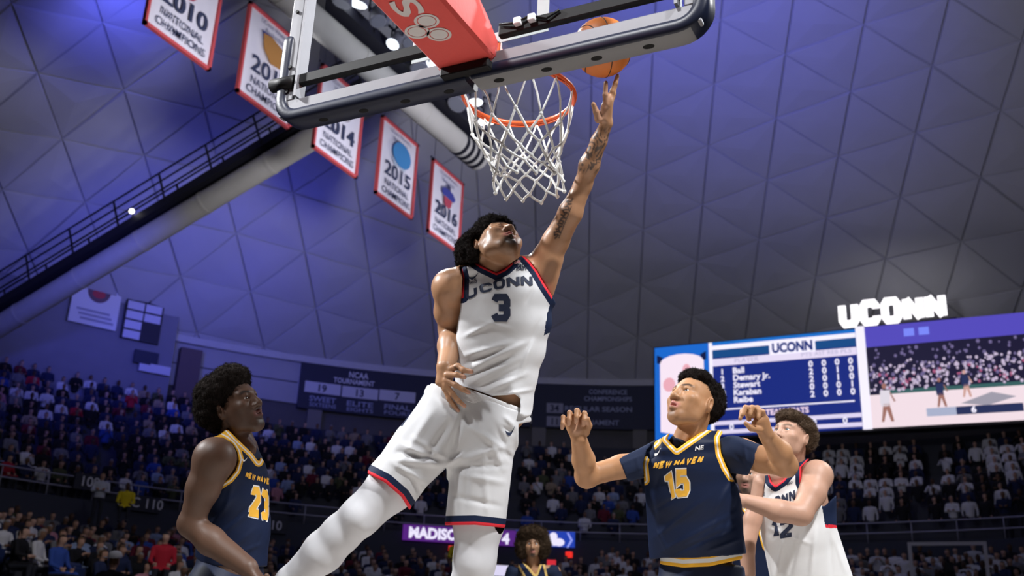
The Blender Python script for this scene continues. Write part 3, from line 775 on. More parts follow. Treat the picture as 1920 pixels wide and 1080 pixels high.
# lit letters standing on the scoreboard
sgn = empty("letter_sign", (-2.2, SBY + .2, 15.05), "white glowing block letters UCONN standing above the scoreboard", "sign")
b = MB(); b.box((-4.3, SBY + .12, 15.05), (.4, SBY + .2, 15.15)); b.build("support_rail", mat("housing_black", (.02, .02, .025)), sgn)
x = -4.42
for ch in "UCONN":
    v_, f_, wdt = block_word(ch, .27, .3, .72); v_ = v_ * 1.2
    fv = [(x + a, SBY, 15.12 + c) for a, c in v_]; bk = [(x + a, SBY + .16, 15.12 + c) for a, c in v_]
    n_ = len(fv); fs = list(f_) + [tuple(i + n_ for i in f[::-1]) for f in f_]
    edg = {}
    for f in f_:
        for i in range(len(f)):
            e_ = (f[i], f[(i + 1) % len(f)]); edg[e_] = 1
    for (p_, q_) in edg:
        if (q_, p_) not in edg: fs.append((q_, p_, p_ + n_, q_ + n_))
    mesh("sign_letter", fv + bk, fs, led("sign_glow", (1.0, .97, 1.0), 1.6), sgn)
    x += 1.2 * .72 + .04

# ------------------------------------------------------------------ championship banners along the left side
XB = -16.0; m_ban = mat("banner_cloth", (.70, .69, .76), .85, noise=.04, nscale=3, bump=.1, bscale=4)
m_red = mat("banner_red_hem", (.52, .07, .08), .85); Y_ = V(0, 1, 0)
def banner(y0, year, art, label):
    e = empty("championship_banner", (XB, y0 + 1.17, 14.88), label, "banner", "national championship banners")
    z0, z1, y1 = 14.88, 17.78, y0 + 2.34; N = 9; b = MB()
    def sway(y, z): return XB + .025 * math.sin((y - y0) * 5.0) * (z1 - z) / 2.9
    for (i) in range(N):
        ya, yb = y0 + (y1 - y0) * i / N, y0 + (y1 - y0) * (i + 1) / N
        b.add([(sway(ya, z0), ya, z0), (sway(yb, z0), yb, z0), (sway(yb, z1), yb, z1), (sway(ya, z1), ya, z1)], [(0, 1, 2, 3)])
        b.add([(sway(ya, z0) - .02, ya, z0), (sway(yb, z0) - .02, yb, z0), (sway(yb, z1) - .02, yb, z1), (sway(ya, z1) - .02, ya, z1)], [(3, 2, 1, 0)])
    b.build("cloth", m_ban, e)
    for lo, hi in (((XB - .05, y0, z0), (XB + .06, y1, z0 + .09)), ((XB - .05, y0, z1 - .09), (XB + .06, y1, z1)), ((XB - .05, y0, z0), (XB + .06, y0 + .08, z1)), ((XB - .05, y1 - .08, z0), (XB + .06, y1, z1))):
        b = MB(); b.box(lo, hi); b.build("hem", m_red, e)
    b = MB(); b.bar((XB, y0 - .1, z1 + .03), (XB, y1 + .1, z1 + .03), .06, .06); b.build("hanging_rod", mat("rod_dark", (.05, .05, .07), .5), e)
    for y in (y0 + .15, y1 - .15):
        b = MB(); b.tube([(XB, y, z1 + .03), (XB, y, z1 + 4.5)], .012, 5); b.build("hanging_wire", mat("rod_dark", (.05, .05, .07)), e)
    yc = y0 + 1.17; o = XB + .06
    def T(s, z, cap, wd, bold, m): text_on("lettering", s, (o, yc, z), Y_, Z_, cap, m, e, .01, bold, wd)
    ink = mat("banner_ink", (.03, .04, .09), .8)
    T("UConn Women's", 17.42, .16, 1.3, 0, mat("banner_ink_soft", (.2, .21, .3), .8)); T("Basketball", 17.19, .16, .85, 0, mat("banner_ink_soft", (.2, .21, .3)))
    T(year, 15.80, .50, 1.62, .02, ink); T("NATIONAL", 15.42, .22, 1.5, .005, ink); T("CHAMPIONS", 15.10, .22, 1.75, .005, ink)
    for nm, pts, col in art:
        b = MB(); b.add([(o + .02 + .004 * len(pts), yc + a, 16.75 + c) for a, c in pts], [tuple(range(len(pts)))]); b.build(nm, mat("art_" + "%.2f_%.2f_%.2f" % col, col, .8), e)
def oval(cx, cz, rx, rz, n=16): return [(cx + rx * math.cos(a), cz + rz * math.sin(a)) for a in np.linspace(0, 2 * math.pi, n, endpoint=False)]
# the event emblems are plain stand-ins of their colours
banner(11.72, "2010", [("emblem", [(-.5, .1), (0, -.45), (.15, -.4), (.55, .1), (.45, .35), (-.3, .3)], (.38, .05, .09)), ("emblem_patch", oval(-.1, .1, .28, .12, 12), (.30, .28, .36))], "white banner reading 2010 national champions, nearest of the hanging row")
banner(15.12, "2013", [("emblem", [(-.55, .35), (-.45, -.1), (-.1, -.42), (.4, -.35), (.52, .05), (.3, .3), (-.2, .42)], (.42, .20, .05)), ("emblem_patch", [(-.6, .42), (-.5, .15), (-.2, .25), (-.15, .45)], (.05, .06, .2))], "white hanging banner with orange emblem half hidden by the backboard corner")
banner(18.55, "2014", [("emblem", oval(0, .0, .45, .4), (.30, .28, .30))], "white banner reading 2014 national champions, just below the backboard pad")
banner(21.98, "2015", [("emblem", oval(.02, .02, .58, .45, 20), (.05, .24, .52)), ("emblem_patch", oval(-.08, -.05, .16, .15, 12), (.55, .42, .06)), ("emblem_base", [(-.5, -.22), (.5, -.22), (.3, -.45), (-.3, -.45)], (.45, .52, .62))], "white banner reading 2015 national champions with a blue oval emblem")
banner(25.38, "2016", [("emblem", [(-.5, .12), (-.25, .25), (.3, .22), (.52, .05), (.4, -.12), (-.45, -.08)], (.05, .06, .32)), ("emblem_patch", [(-.32, -.1), (.3, -.12), (.2, -.42), (0, -.5), (-.25, -.42)], (.45, .06, .1)), ("emblem_top", [(-.15, .25), (.15, .24), (.1, .42), (-.05, .46)], (.05, .05, .12))], "white banner reading 2016 national champions beside the jumping player's head")
banner(8.30, "2009", [("emblem", oval(0, 0, .4, .4), (.3, .1, .1))], "white banner mostly above the top left corner of the picture")

# ------------------------------------------------------------------ lighting catwalks under the dome
m_pipe = mat("pipe_white", (.58, .56, .50), .6, noise=.08, nscale=3); m_blk = mat("catwalk_black", (.012, .012, .02), .6)
def catwalk(a, b_, rpipe, label, side, rails=3, lower=False):
    a = np.array(a, float); b_ = np.array(b_, float); d = (b_ - a) / np.linalg.norm(b_ - a); L = np.linalg.norm(b_ - a)
    up = V(0, 0, 1) - d * d[2]; up /= np.linalg.norm(up); sd = np.cross(d, up)
    e = empty("lighting_catwalk", (a + b_) / 2, label, "catwalk", "lighting catwalks under the dome")
    b = MB(); b.tube([a, b_], rpipe, 20); smooth_by_angle(b.build("main_pipe", m_pipe, e))
    for k in range(int(L / 3.0)):
        p = a + d * (1.5 + 3.0 * k); b = MB(); b.tube([p - d * .06, p + d * .06], rpipe * 1.04, 20); smooth_by_angle(b.build("pipe_collar", m_pipe, e))
    q = up * (rpipe + .22); b = MB(); b.bar(a + q, b_ + q, 1.0, .32, up); b.build("walkway", m_blk, e)
    for s in (-.5, .5):
        for k in range(rails):
            o = up * (rpipe + .38 + .38 * (k + 1)) + sd * s; b = MB(); b.bar(a + o, b_ + o, .05, .05, up); b.build("rail", m_blk, e)
        for k in range(int(L / 2.2) + 1):
            p = a + d * min(L, 2.2 * k) + sd * s; b = MB(); b.bar(p + up * (rpipe + .2), p + up * (rpipe + .4 + .38 * rails), .06, .06, d); b.build("post", m_blk, e)
    return e, a, d, L, up, sd
c1a, c1b = P(700, 190, 36.0), P(-60, 647, 40.0)
cw = catwalk(c1a, c1b, .43, "white pipe catwalk with black railings running to the lower left", 1)
for f_, lb in ((.825, "small white lamp glowing on the left catwalk"),):
    p = c1a + (c1b - c1a) * f_ + cw[4] * .75 + cw[5] * .1
    q = P(247, 396, 38.0); b = MB(); bm_ = bmesh.new(); bmesh.ops.create_icosphere(bm_, subdivisions=2, radius=.1)
    me = bpy.data.meshes.new("work_lamp"); bm_.to_mesh(me); bm_.free(); me.materials.append(led("lamp_glow", (1, .93, .8), 4.0)); o = bpy.data.objects.new("work_lamp", me); C0.objects.link(o); o.location = q; tag(o, lb, "lamp")
c2a, c2b = at_height(440, -90, 14.8), at_height(897, 300, 14.8)
c2 = catwalk(c2a, c2b, .34, "white pipe catwalk carrying stage lights above the hoop, running into the distance", -1, 2)
for k in range(4):
    p = c2b - c2[2] * (.25 + .3 * k) - c2[4] * .0 + c2[5] * .0; b = MB(); b.tube([p - c2[2] * .07, p + c2[2] * .07], .355, 20); b.build("vent_slot", m_blk, c2[0])
# stage lights clamped along the second catwalk
m_fix = mat("fixture_grey", (.30, .30, .34), .45, metal=.4); lens = led("fixture_lens", (.9, .93, 1.0), 3.0); lens_dim = mat("fixture_glass", (.5, .52, .6), .1, metal=.6)
lk = []
def stage_light(p, aim, s, lit, label):
    p = np.array(p); aim = aim / np.linalg.norm(aim); e = empty("stage_light", p, label, "stage light", "stage lights on the catwalk")
    b = MB(); b.tube([p - aim * .25 * s, p - aim * .2 * s, p + aim * .15 * s, p + aim * .3 * s], [.1 * s, .17 * s, .19 * s, .24 * s], 12); smooth_by_angle(b.build("lamp_body", m_fix, e))
    b = MB(); b.tube([p + aim * .301 * s, p + aim * .315 * s], .21 * s, 12); b.build("lens", lens if lit else lens_dim, e)
    r = np.cross(aim, V(0, 0, 1)); r /= np.linalg.norm(r)
    b = MB(); b.tube([p + r * .26 * s, p + r * .26 * s + V(0, 0, .4 * s), p - r * .26 * s + V(0, 0, .4 * s), p - r * .26 * s], .025, 6); b.build("yoke", m_blk, e)
    b = MB(); b.bar(p + V(0, 0, .4 * s), p + V(0, 0, .62 * s), .06, .06, (0, 1, 0)); b.build("clamp", m_blk, e)
rr = random.Random(11)
for k in range(18):
    f_ = .06 + k * .05; p = c2a + (c2b - c2a) * f_ + c2[4] * (.55 + .4 * (k % 2)) + c2[5] * (.85 if k % 3 else 1.0)
    stage_light(p, V(rr.uniform(-.3, .6), rr.uniform(-.6, .1), -.9), rr.uniform(.8, 1.2), k in (3, 5, 8, 11, 13, 15, 16, 17),
        "stage light number %s from the near end of the catwalk above the hoop" % ("one two three four five six seven eight nine ten eleven twelve thirteen fourteen fifteen sixteen seventeen eighteen".split()[k]))

# ------------------------------------------------------------------ the near basket, seen from behind
hoop = empty("basketball_hoop", (0, 0, 0), "glass backboard with navy padding, red arm pad, orange rim and white net", "basketball hoop")
m_alu = mat("aluminium", (.22, .22, .24), .45, metal=.35, noise=.06, nscale=30)
m_pad = mat("pad_navy", (.010, .014, .035), .38, spec=.45)
m_padb = mat("pad_grey_underside", (.22, .22, .225), .5)
m_hole = mat("hole_black", (.002, .002, .002), .9)
m_bblk = mat("bar_black", (.005, .005, .006), .55, spec=.25)
gl = bpy.data.materials.new("backboard_glass"); gl.use_nodes = True; nt = gl.node_tree; nt.nodes.clear()
o_ = nt.nodes.new("ShaderNodeOutputMaterial"); mxs = nt.nodes.new("ShaderNodeMixShader"); tr = nt.nodes.new("ShaderNodeBsdfTransparent"); gs = nt.nodes.new("ShaderNodeBsdfGlossy"); fr = nt.nodes.new("ShaderNodeFresnel")
tr.inputs[0].default_value = (.93, .95, .96, 1); gs.inputs["Roughness"].default_value = .03; fr.inputs[0].default_value = 1.45
geo = nt.nodes.new("ShaderNodeNewGeometry"); sb1 = nt.nodes.new("ShaderNodeMath"); sb1.operation = 'SUBTRACT'; sb1.inputs[0].default_value = 1; nt.links.new(geo.outputs["Backfacing"], sb1.inputs[1])
ml = nt.nodes.new("ShaderNodeMath"); ml.operation = 'MULTIPLY'; nt.links.new(fr.outputs[0], ml.inputs[0]); nt.links.new(sb1.outputs[0], ml.inputs[1]); nt.links.new(ml.outputs[0], mxs.inputs[0]); nt.links.new(tr.outputs[0], mxs.inputs[1]); nt.links.new(gs.outputs[0], mxs.inputs[2]); nt.links.new(mxs.outputs[0], o_.inputs[0])
ZBB, ZBT, HW = 2.90, 3.97, .915
b = MB(); b.box((-HW + .02, -.013, ZBB + .02), (HW - .02, 0, ZBT - .02)); glass = b.build("glass_pane", gl, hoop)
# painted lines on the front of the glass
m_line = mat("paint_line", (.72, .72, .70), .6)
for lo, hi in (((-.305, 0, 3.05), (.305, .003, 3.10)), ((-.305, 0, 3.46), (.305, .003, 3.51)), ((-.305, 0, 3.10), (-.255, .003, 3.46)), ((.255, 0, 3.10), (.305, .003, 3.46))):
    b = MB(); b.box(lo, hi); b.build("target_line", m_line, glass)
# aluminium frame behind the glass
for nm, lo, hi in (("frame_rail", (-HW, -.055, ZBB), (HW, -.015, ZBB + .075)), ("frame_rail", (-HW, -.055, ZBT - .05), (HW, -.015, ZBT)), ("frame_stile", (-HW, -.055, ZBB + .075), (-HW + .06, -.015, ZBT - .05)), ("frame_stile", (HW - .06, -.055, ZBB + .075), (HW, -.015, ZBT - .05))):
    b = MB(); b.box(lo, hi); b.build(nm, m_alu, hoop, bevel=.004)
for s in (-1, 1):
    b = MB(); b.box((s * (HW - .085) - .006, -.075, ZBB + .08), (s * (HW - .085) + .006, -.014, ZBT - .05)); b.build("frame_lip", m_alu, hoop)
    for z in (3.02, 3.14, 3.42, 3.7):
        b = MB(); b.tube([(s * (HW - .03), -.055, z), (s * (HW - .03), -.062, z)], .008, 8); b.build("bolt", m_bblk, hoop)
# black brace bars across the back
for x0, x1, z0, z1 in ((-HW + .06, -.14, 3.04, 3.09), (.12, HW - .06, 3.035, 3.085)):
    s = 1 if x0 > 0 else -1; b = MB()
    b.box((x0, -.062, z0), (x1, -.03, z1)); br_ = b.build("brace_bar", m_bblk, hoop, bevel=.006)
    xe = x0 if s < 0 else x1; b = MB(); b.tube([(xe, -.05, z0 + .02), (xe - s * -.12 * 1.0 if s < 0 else xe - .12, -.05, z0 + .03)], [.035, .03], 10); b.build("brace_end", m_bblk, br_, True)
b = MB(); b.tube([(.13, -.07, 3.08), (.2, -.075, 3.065), (.26, -.07, 3.085), (.33, -.07, 3.055), (.38, -.068, 3.08)], .005, 6); b.build("cable", m_bblk, hoop, True)
for x in (.27, .33):
    b = MB(); b.box((x - .075, -.085, 3.055), (x - .045, -.06, 3.085)); b.build("cable_tape", mat("tape_white", (.8, .8, .8), .6), hoop, bevel=.004)
# bottom padding: two channel mouldings that wrap the lower edge and turn up at the corners
def pad_half(s):
    prof = [(-.050, .030), (-.060, .024), (-.066, .008), (-.064, -.018), (-.054, -.029), (.030, -.030), (.042, -.020), (.045, .03)]   # (y, z off lower edge)
    path = [(s * .02, 0, 0), (s * (HW - .08), 0, 0)]
    rings = []
    def ring(x, z, dx, dz):        # outward direction (dx, dz): profile's -z axis
        return [V(x + s * dx * (-q), p, z + dz * (-q)) for p, q in prof]
    for x in np.linspace(.012, HW - .09, 12): rings.append(ring(s * x, ZBB, 0, -1))
    for a in np.linspace(0, 90, 8)[1:]:
        a = math.radians(a); cx, cz = HW - .09, ZBB + .09
        rings.append(ring(s * (cx + .09 * math.sin(a)), cz - .09 * math.cos(a), math.sin(a), -math.cos(a)))
    for z in np.linspace(ZBB + .1, ZBB + .37, 5): rings.append(ring(s * HW, z, 1, 0))
    # rounded upper end
    for k in range(1, 5):
        f_ = math.cos(k / 4 * math.pi / 2 * .96); r_ = ring(s * HW, ZBB + .37 + .05 * math.sin(k / 4 * math.pi / 2), 1, 0); c = np.mean(r_, 0)
        rings.append([c + (p - c) * V(1, f_, 1) for p in r_])
    b = MB(); b.loft(rings); o = b.build("bottom_pad", m_pad, hoop); smooth_by_angle(o, 60)
    me = o.data; me.materials.append(m_padb)
    for p in me.polygons:          # the moulding's grey lower face
        n = p.normal; c = p.center
        if n.z < -.8 and c.z < ZBB - .02: p.material_index = 1
    return o
for s in (-1, 1):
    pdh = pad_half(s)
    for x in (.11, .31, .51, .71):
        b = MB(); ov = [V(s * x + .022 * math.cos(a), -.012 + .014 * math.sin(a), ZBB - .0305) for a in np.linspace(0, 2 * math.pi, 16, endpoint=False)]
        b.add(ov + [p + V(0, 0, .02) for p in ov], [tuple(range(16))[::-1]] + [(i, (i + 1) % 16, 16 + (i + 1) % 16, 16 + i) for i in range(16)]); b.build("pad_hole", m_hole, pdh)
# support arm under a red pad
m_rpad = mat("arm_pad_red", (.78, .075, .06), .55, bump=.08, bscale=60, sheen=.2)
arm_z = 2.925; aw = .121
b = MB(); b.box((-.07, -3.2, arm_z + .04), (.07, -.055, arm_z + .09)); b.build("support_arm", m_bblk, hoop)
rings = []
for y, zt in ((-.078, .10), (-.082, .14), (-.12, .175), (-.2, .21), (-.34, .26), (-.6, .32), (-1.0, .36), (-3.0, .40)):
    zb = arm_z; top = arm_z + zt
    rings.append([V(-aw, y, zb + .012), V(-aw + .012, y, zb), V(aw - .012, y, zb), V(aw, y, zb + .012), V(aw + .012, y, zb + zt * .5), V(aw - .02, y, top), V(-aw + .02, y, top), V(-aw - .012, y, zb + zt * .5)])
b = MB(); b.loft(rings); rp = b.build("arm_pad", m_rpad, hoop); smooth_by_angle(rp, 35)
b = MB(); b.tube([V(aw + .006, -.079, arm_z + .06), V(aw, -.079, arm_z + .012), V(aw - .012, -.079, arm_z), V(-aw + .012, -.079, arm_z), V(-aw, -.079, arm_z + .012)], .005, 6); b.build("pad_seam", mat("seam_red", (.35, .03, .03), .6), rp, True)
m_pw = mat("pad_print", (.72, .68, .66), .7)
LC = at_height(802, 54, arm_z)
def on_under(u, v_): return V(LC[0] + v_, LC[1] - u, arm_z - .002)       # u runs from the board out, v across
def ring_mark(cu_, cv, ru, rv, w0, w1, nm):
    b = MB(); N = 28; q = [on_under(cu_ + ru * k * math.cos(a), cv + rv * k * math.sin(a)) for k in (w0, w1) for a in np.linspace(0, 2 * math.pi, N, endpoint=False)]
    b.add(q, [(i, (i + 1) % N, N + (i + 1) % N, N + i) for i in range(N)]); b.build(nm, m_pw, rp)
for cu_, cv in ((.045, .022), (.0, -.045), (-.045, .022)):
    ring_mark(cu_, cv, .042, .047, .78, 1.0, "oval_mark"); ring_mark(cu_, cv, .042, .047, .01, .70, "oval_mark")
text_on("lettering", "State Farm", on_under(.62, .05), V(0, -1, 0), V(-1, 0, 0), .10, m_pw, rp, .002, .02, 1.05)
# black mounting under the pad
b = MB(); b.box((-.105, -.10, 2.885), (.105, -.052, 2.924)); b.build("mount_plate", m_bblk, hoop, bevel=.006)
b = MB(); b.box((-.1, 0, 2.96), (.1, .02, 3.06)); b.build("rim_plate", mat("rim_orange", (.85, .13, .03), .35, coat=.3), hoop, bevel=.004)
# rim
m_rim = mat("rim_orange", (.85, .13, .03))
RZ, RY, RR = 3.042, .381, .2366
b = MB(); b.tube([V(RR * math.cos(a), RY + RR * math.sin(a), RZ) for a in np.linspace(0, 2 * math.pi, 64, endpoint=False)], .0115, 12, True); rim = b.build("rim", m_rim, hoop, True)
b = MB(); b.tube([V(RR * math.cos(a), RY + RR * math.sin(a), RZ - .016) for a in np.linspace(0, 2 * math.pi, 64, endpoint=False)], .004, 6, True); b.build("rim_wire", m_rim, rim, True)
for s in (-1, 1):
    b = MB(); b.tube([V(s * .085, .02, 3.0), V(s * .1, .1, 3.01), V(s * .13, .19, RZ - .008)], [.014, .012, .01], 8); b.build("rim_brace", m_rim, rim, True)
b = MB(); b.box((-.09, .01, 3.03), (.09, .16, 3.05)); b.build("rim_bracket", m_rim, rim, bevel=.004)
# net: twelve loops, knotted cord in diamonds
m_cord = mat("net_cord", (.84, .83, .80), .8)
NN = 12
lev = [(0.0, RR), (-.165, .200), (-.235, .172), (-.285, .152), (-.33, .142), (-.375, .142), (-.415, .150)]
rn = random.Random(5)
def knot(l, k):
    z, r = lev[l]; off = 0 if l % 2 == 0 else .5; a = 2 * math.pi * (k + off) / NN + .1
    j = rn.uniform(-.006, .006) if l else 0
    sway = V(.009, .004, 0) * l
    return V((r + j) * math.cos(a), RY + (r + j) * math.sin(a), RZ - .012 + z + (rn.uniform(-.012, .012) if l else 0)) + sway
kn = [[knot(l, k) for k in range(NN)] for l in range(len(lev))]
net = empty("net", (0, RY, RZ)); setpar(net, hoop); net.location = (0, RY, RZ)
b0 = MB(); first = True
for l in range(len(lev) - 1):
    for k in range(NN):
        p = kn[l][k]
        for q in ((kn[l + 1][k], kn[l + 1][k - 1]) if l % 2 == 0 else (kn[l + 1][k], kn[l + 1][(k + 1) % NN])):
            sag = V(rn.uniform(-.01, .01), rn.uniform(-.01, .01), -.004 if l else 0) * (1.4 if l == 0 else .5)
            mid = (p + q) / 2 + sag
            b0.tube([p, p * .6 + mid * .4 + sag * .3, mid, q * .6 + mid * .4, q], .0054 if l else .0044, 6)
for l in range(1, len(lev)):
    for k in range(NN):
        p = kn[l][k]; b0.tube([p + V(0, 0, .009), p + V(0, 0, .003), p - V(0, 0, .003), p - V(0, 0, .009)], [.004, .0085, .0085, .004], 6)
bpy.data.objects.remove(net)
b0.build("net", m_cord, hoop, True)

# ------------------------------------------------------------------ the ball in the air above the fingertips
BR = .1205; BC = P(1130, 89, 4.12)
m_ball = mat("ball_orange", (.72, .20, .035), .5, noise=.08, nscale=40, bump=.04, bscale=260)
bm_ = bmesh.new(); bmesh.ops.create_uvsphere(bm_, u_segments=48, v_segments=28, radius=BR); me = bpy.data.meshes.new("ball_skin"); bm_.to_mesh(me); bm_.free()
me.materials.append(m_ball); me.polygons.foreach_set("use_smooth", np.ones(len(me.polygons), bool))
ball = empty("basketball", BC, "orange basketball with black seams at the reaching player's fingertips", "ball")
o = bpy.data.objects.new("ball_skin", me); C0.objects.link(o); o.parent = ball
m_seam = mat("ball_seam", (.012, .01, .01), .7)
R3 = np.array([D(.97, -.15, .2), D(.1, .9, -.4), D(.2, .35, .9)]); R3[0] /= np.linalg.norm(R3[0]); R3[1] -= R3[0] * R3[1].dot(R3[0]); R3[1] /= np.linalg.norm(R3[1]); R3[2] = np.cross(R3[0], R3[1])
def seam(fn):
    pts = [BC + (R3.T @ (lambda q: q / np.linalg.norm(q))(V(*fn(t)))) * (BR - .0005) for t in np.linspace(0, 2 * math.pi, 72, endpoint=False)]
    b = MB(); b.tube(pts, .0022, 6, True); b.build("seam", m_seam, ball, True)
seam(lambda t: (math.cos(t), 0, math.sin(t))); seam(lambda t: (0, math.cos(t), math.sin(t)))
for s in (-1, 1): seam(lambda t: (s * (.62 + .25 * math.cos(2 * t)), math.cos(t) * .75, math.sin(t) * .75))
# ------------------------------------------------------------------ people: shared builders
def skin_mat(name, rough=.50, noise=.06):
    return mat(name, (.5, .3, .2), rough, noise=noise, nscale=60, bump=.03, bscale=180, attr="tint", sss=.08, spec=.38)
class Head:
    """a head frame: c = centre between the ears, f forward, u up (camera axes), s size"""
    def __init__(h, c, f, u, s=1.0):
        h.c = np.asarray(c, float); h.s = s; f = D(*f); h.f = f / np.linalg.norm(f); u = D(*u); u = u - h.f * u.dot(h.f); h.u = u / np.linalg.norm(u)
        h.l = np.cross(h.u, h.f)                     # the person's own left
    def p(h, x, y, z): return h.c + h.s * (h.l * x + h.u * y + h.f * z)
    def add_to(h, F_, jaw=1.0, mouth_open=.0, lips=1.0, nose=1.0, ear=1.0):
        s = h.s; p = h.p; ax = (h.l, h.u, h.f)
        F_.add(el(p(0, .042, -.012), ax, (.073 * s, .088 * s, .094 * s)), .01)
        F_.add(el(p(0, .0, .03), ax, (.066 * s, .085 * s, .065 * s)), .03 * s)
        for q in (-1, 1): F_.add(el(p(q * .036, -.042, .046), ax, (.024 * s, .030 * s, .026 * s)), .03 * s)
        F_.add(ec(p(0, -.03, .028), p(0, -.078 * jaw, .052), h.l, .057 * s, .05 * s, .034 * s, .030 * s), .03 * s)
        for q in (-1, 1):
            F_.add(rc(p(q * .058, -.018, .002), p(q * .048, -.066 * jaw, .014), .017 * s, .015 * s), .03 * s)
            F_.add(rc(p(q * .048, -.064 * jaw, .014), p(q * .014, -.087 * jaw, .060), .014 * s, .015 * s), .03 * s)
            F_.add(el(p(q * .044, -.012, .060), ax, (.024 * s, .018 * s, .022 * s)), .022 * s)
        F_.add(rc(p(-.011, -.088 * jaw, .066), p(.011, -.088 * jaw, .066), .0165 * s), .02 * s)
        for q in (-1, 1): F_.add(rc(p(q * .014, .030, .085), p(q * .046, .033, .070), .011 * s, .009 * s), .018 * s)
        for q in (-1, 1): F_.cut(el(p(q * .031, .012, .096), ax, (.017 * s, .011 * s, .015 * s)), .014 * s)
        # nose
        F_.add(rc(p(0, .024, .087), p(0, -.020, .108), .0085 * s, .012 * s * nose), .014 * s)
        for q in (-1, 1): F_.add(el(p(q * .0125 * nose, -.026, .098), ax, (.0095 * s * nose, .009 * s, .012 * s)), .008 * s)
        for q in (-1, 1): F_.cut(el(p(q * .0075 * nose, -.0345, .102), ax, (.0045 * s, .005 * s, .006 * s)), .002)
        # mouth
        F_.add(el(p(0, -.057, .078), ax, (.030 * s, .020 * s, .018 * s)), .012 * s)
        mo = mouth_open
        for q in (-1, 1):
            F_.add(rc(p(0, -.0500, .0975), p(q * .0270, -.0575 - mo * .3, .080), .0066 * s * lips, .0035 * s), .005 * s)
            F_.add(rc(p(0, -.0640 - mo, .0955), p(q * .0260, -.059 - mo * .4, .080), .0078 * s * lips, .0035 * s), .005 * s)
        if mo > 0: F_.cut(el(p(0, -.057 - mo * .5, .1), ax, (.0195 * s, .0018 * s + mo * .5, .017 * s)), .003)
        # ears
        for q in (-1, 1):
            F_.add(el(p(q * .080, .002, -.012), (h.l * .9 + h.f * -.35 * q, h.u, h.f), (.010 * s * ear, .031 * s * ear, .018 * s * ear)), .006 * s)
            F_.cut(el(p(q * .089, .004, -.006), (h.l, h.u, h.f), (.007 * s, .018 * s, .009 * s)), .004 * s)
    def paint(h, skin, lip, brow, beard=None, beard_amt=.0, goatee=0.0, chin=False):
        """painter for skin colour by place: lips, brows, beard"""
        skin = np.array(skin); lip = np.array(lip); brow = np.array(brow)
        def fn(v):
            q = (v - h.c) / h.s; x = q @ h.l; y = q @ h.u; z = q @ h.f
            c = np.tile(skin, (len(v), 1))
            def mix(col, a): c[:] = c * (1 - a[:, None]) + np.array(col) * a[:, None]
            on = (z > .03) & (np.abs(x) < .08) & (np.abs(y) < .12)
            sm = lambda e0, e1, t: np.clip((t - e0) / (e1 - e0), 0, 1)
            if beard is not None:
                jawline = sm(.0, -.03, y) * sm(-.02, .0, z) * (np.abs(x) < .09) * sm(-.14, -.11, y)
                ch = np.exp(-((x / .030) ** 2 + ((y + .086) / .018) ** 2)) * (z > .04)
                mu = np.exp(-((x / .028) ** 2 + ((y + .0425) / .006) ** 2)) * (z > .06)
                mix(beard, np.clip(jawline * beard_amt, 0, 1))
                if chin: mix(beard, np.clip(1.6 - np.sqrt((x / 1.4) ** 2 + (y + .090) ** 2 + (z - .066) ** 2) / .020, 0, .9))
                mix(beard, np.clip(ch * goatee * 1.3, 0, .95)); mix(beard, np.clip(mu * goatee * .9, 0, .9))
            l_ = (np.abs(x) < .030) & (z > .07); ly = -.057 - .0 * x
            lp = np.exp(-((x / .0255) ** 4 + ((y - ly) / .0125) ** 4)) * l_
            mix(lip, np.clip(lp * 1.2, 0, .9))
            for s_ in (-1, 1):
                by = .032 + .006 * np.exp(-((x - s_ * .036) / .012) ** 2)
                br = np.exp(-(((x - s_ * .033) / .021) ** 4 + ((y - by) / .0058) ** 4)) * on; mix(brow, np.clip(br * 1.1, 0, .9))
            return c
        return fn
    def eyes(h, parent, iris=(.03, .015, .01), look=(0, 0, 1), lid=None, open_=1.0):
        mw_ = mat("eye_white", (.78, .76, .74), .25); mi = mat("iris_%.2f" % iris[0], iris, .15, coat=.5)
        for q in (-1, 1):
            c = h.p(q * .031, .012, .0765); r = .0125 * h.s
            bm_ = bmesh.new(); bmesh.ops.create_uvsphere(bm_, u_segments=20, v_segments=12, radius=r); me = bpy.data.meshes.new("eye"); bm_.to_mesh(me); bm_.free()
            me.transform(Matrix.Translation(Vector(c))); me.materials.append(mw_); me.materials.append(mi)
            ld = h.l * look[0] + h.u * look[1] + h.f * look[2]; ld /= np.linalg.norm(ld)
            for p_ in me.polygons:
                d = np.array(p_.center) - c; p_.use_smooth = True
                if d.dot(ld) > r * .80: p_.material_index = 1
            o = bpy.data.objects.new("eye", me); C0.objects.link(o); setpar(o, parent)
    def lids(h, F_, close=.35):
        """upper and lower lids as soft shells over the eyeballs; close 0..1"""
        s = h.s
        for q in (-1, 1):
            for sy, zz in ((1, 1), (-1, 1)):
                y0 = .012 + sy * (.0105 - close * .006)
                F_.add(rc(h.p(q * .020, y0 - sy * .002, .0855), h.p(q * .031, y0 + sy * .001, .0885), .0042 * s, .0048 * s), .004 * s)
                F_.add(rc(h.p(q * .031, y0 + sy * .001, .0885), h.p(q * .043, y0 - sy * .003, .0815), .0048 * s, .0042 * s), .004 * s)
m_hair = mat("hair_black", (.012, .009, .008), .95, spec=.08)
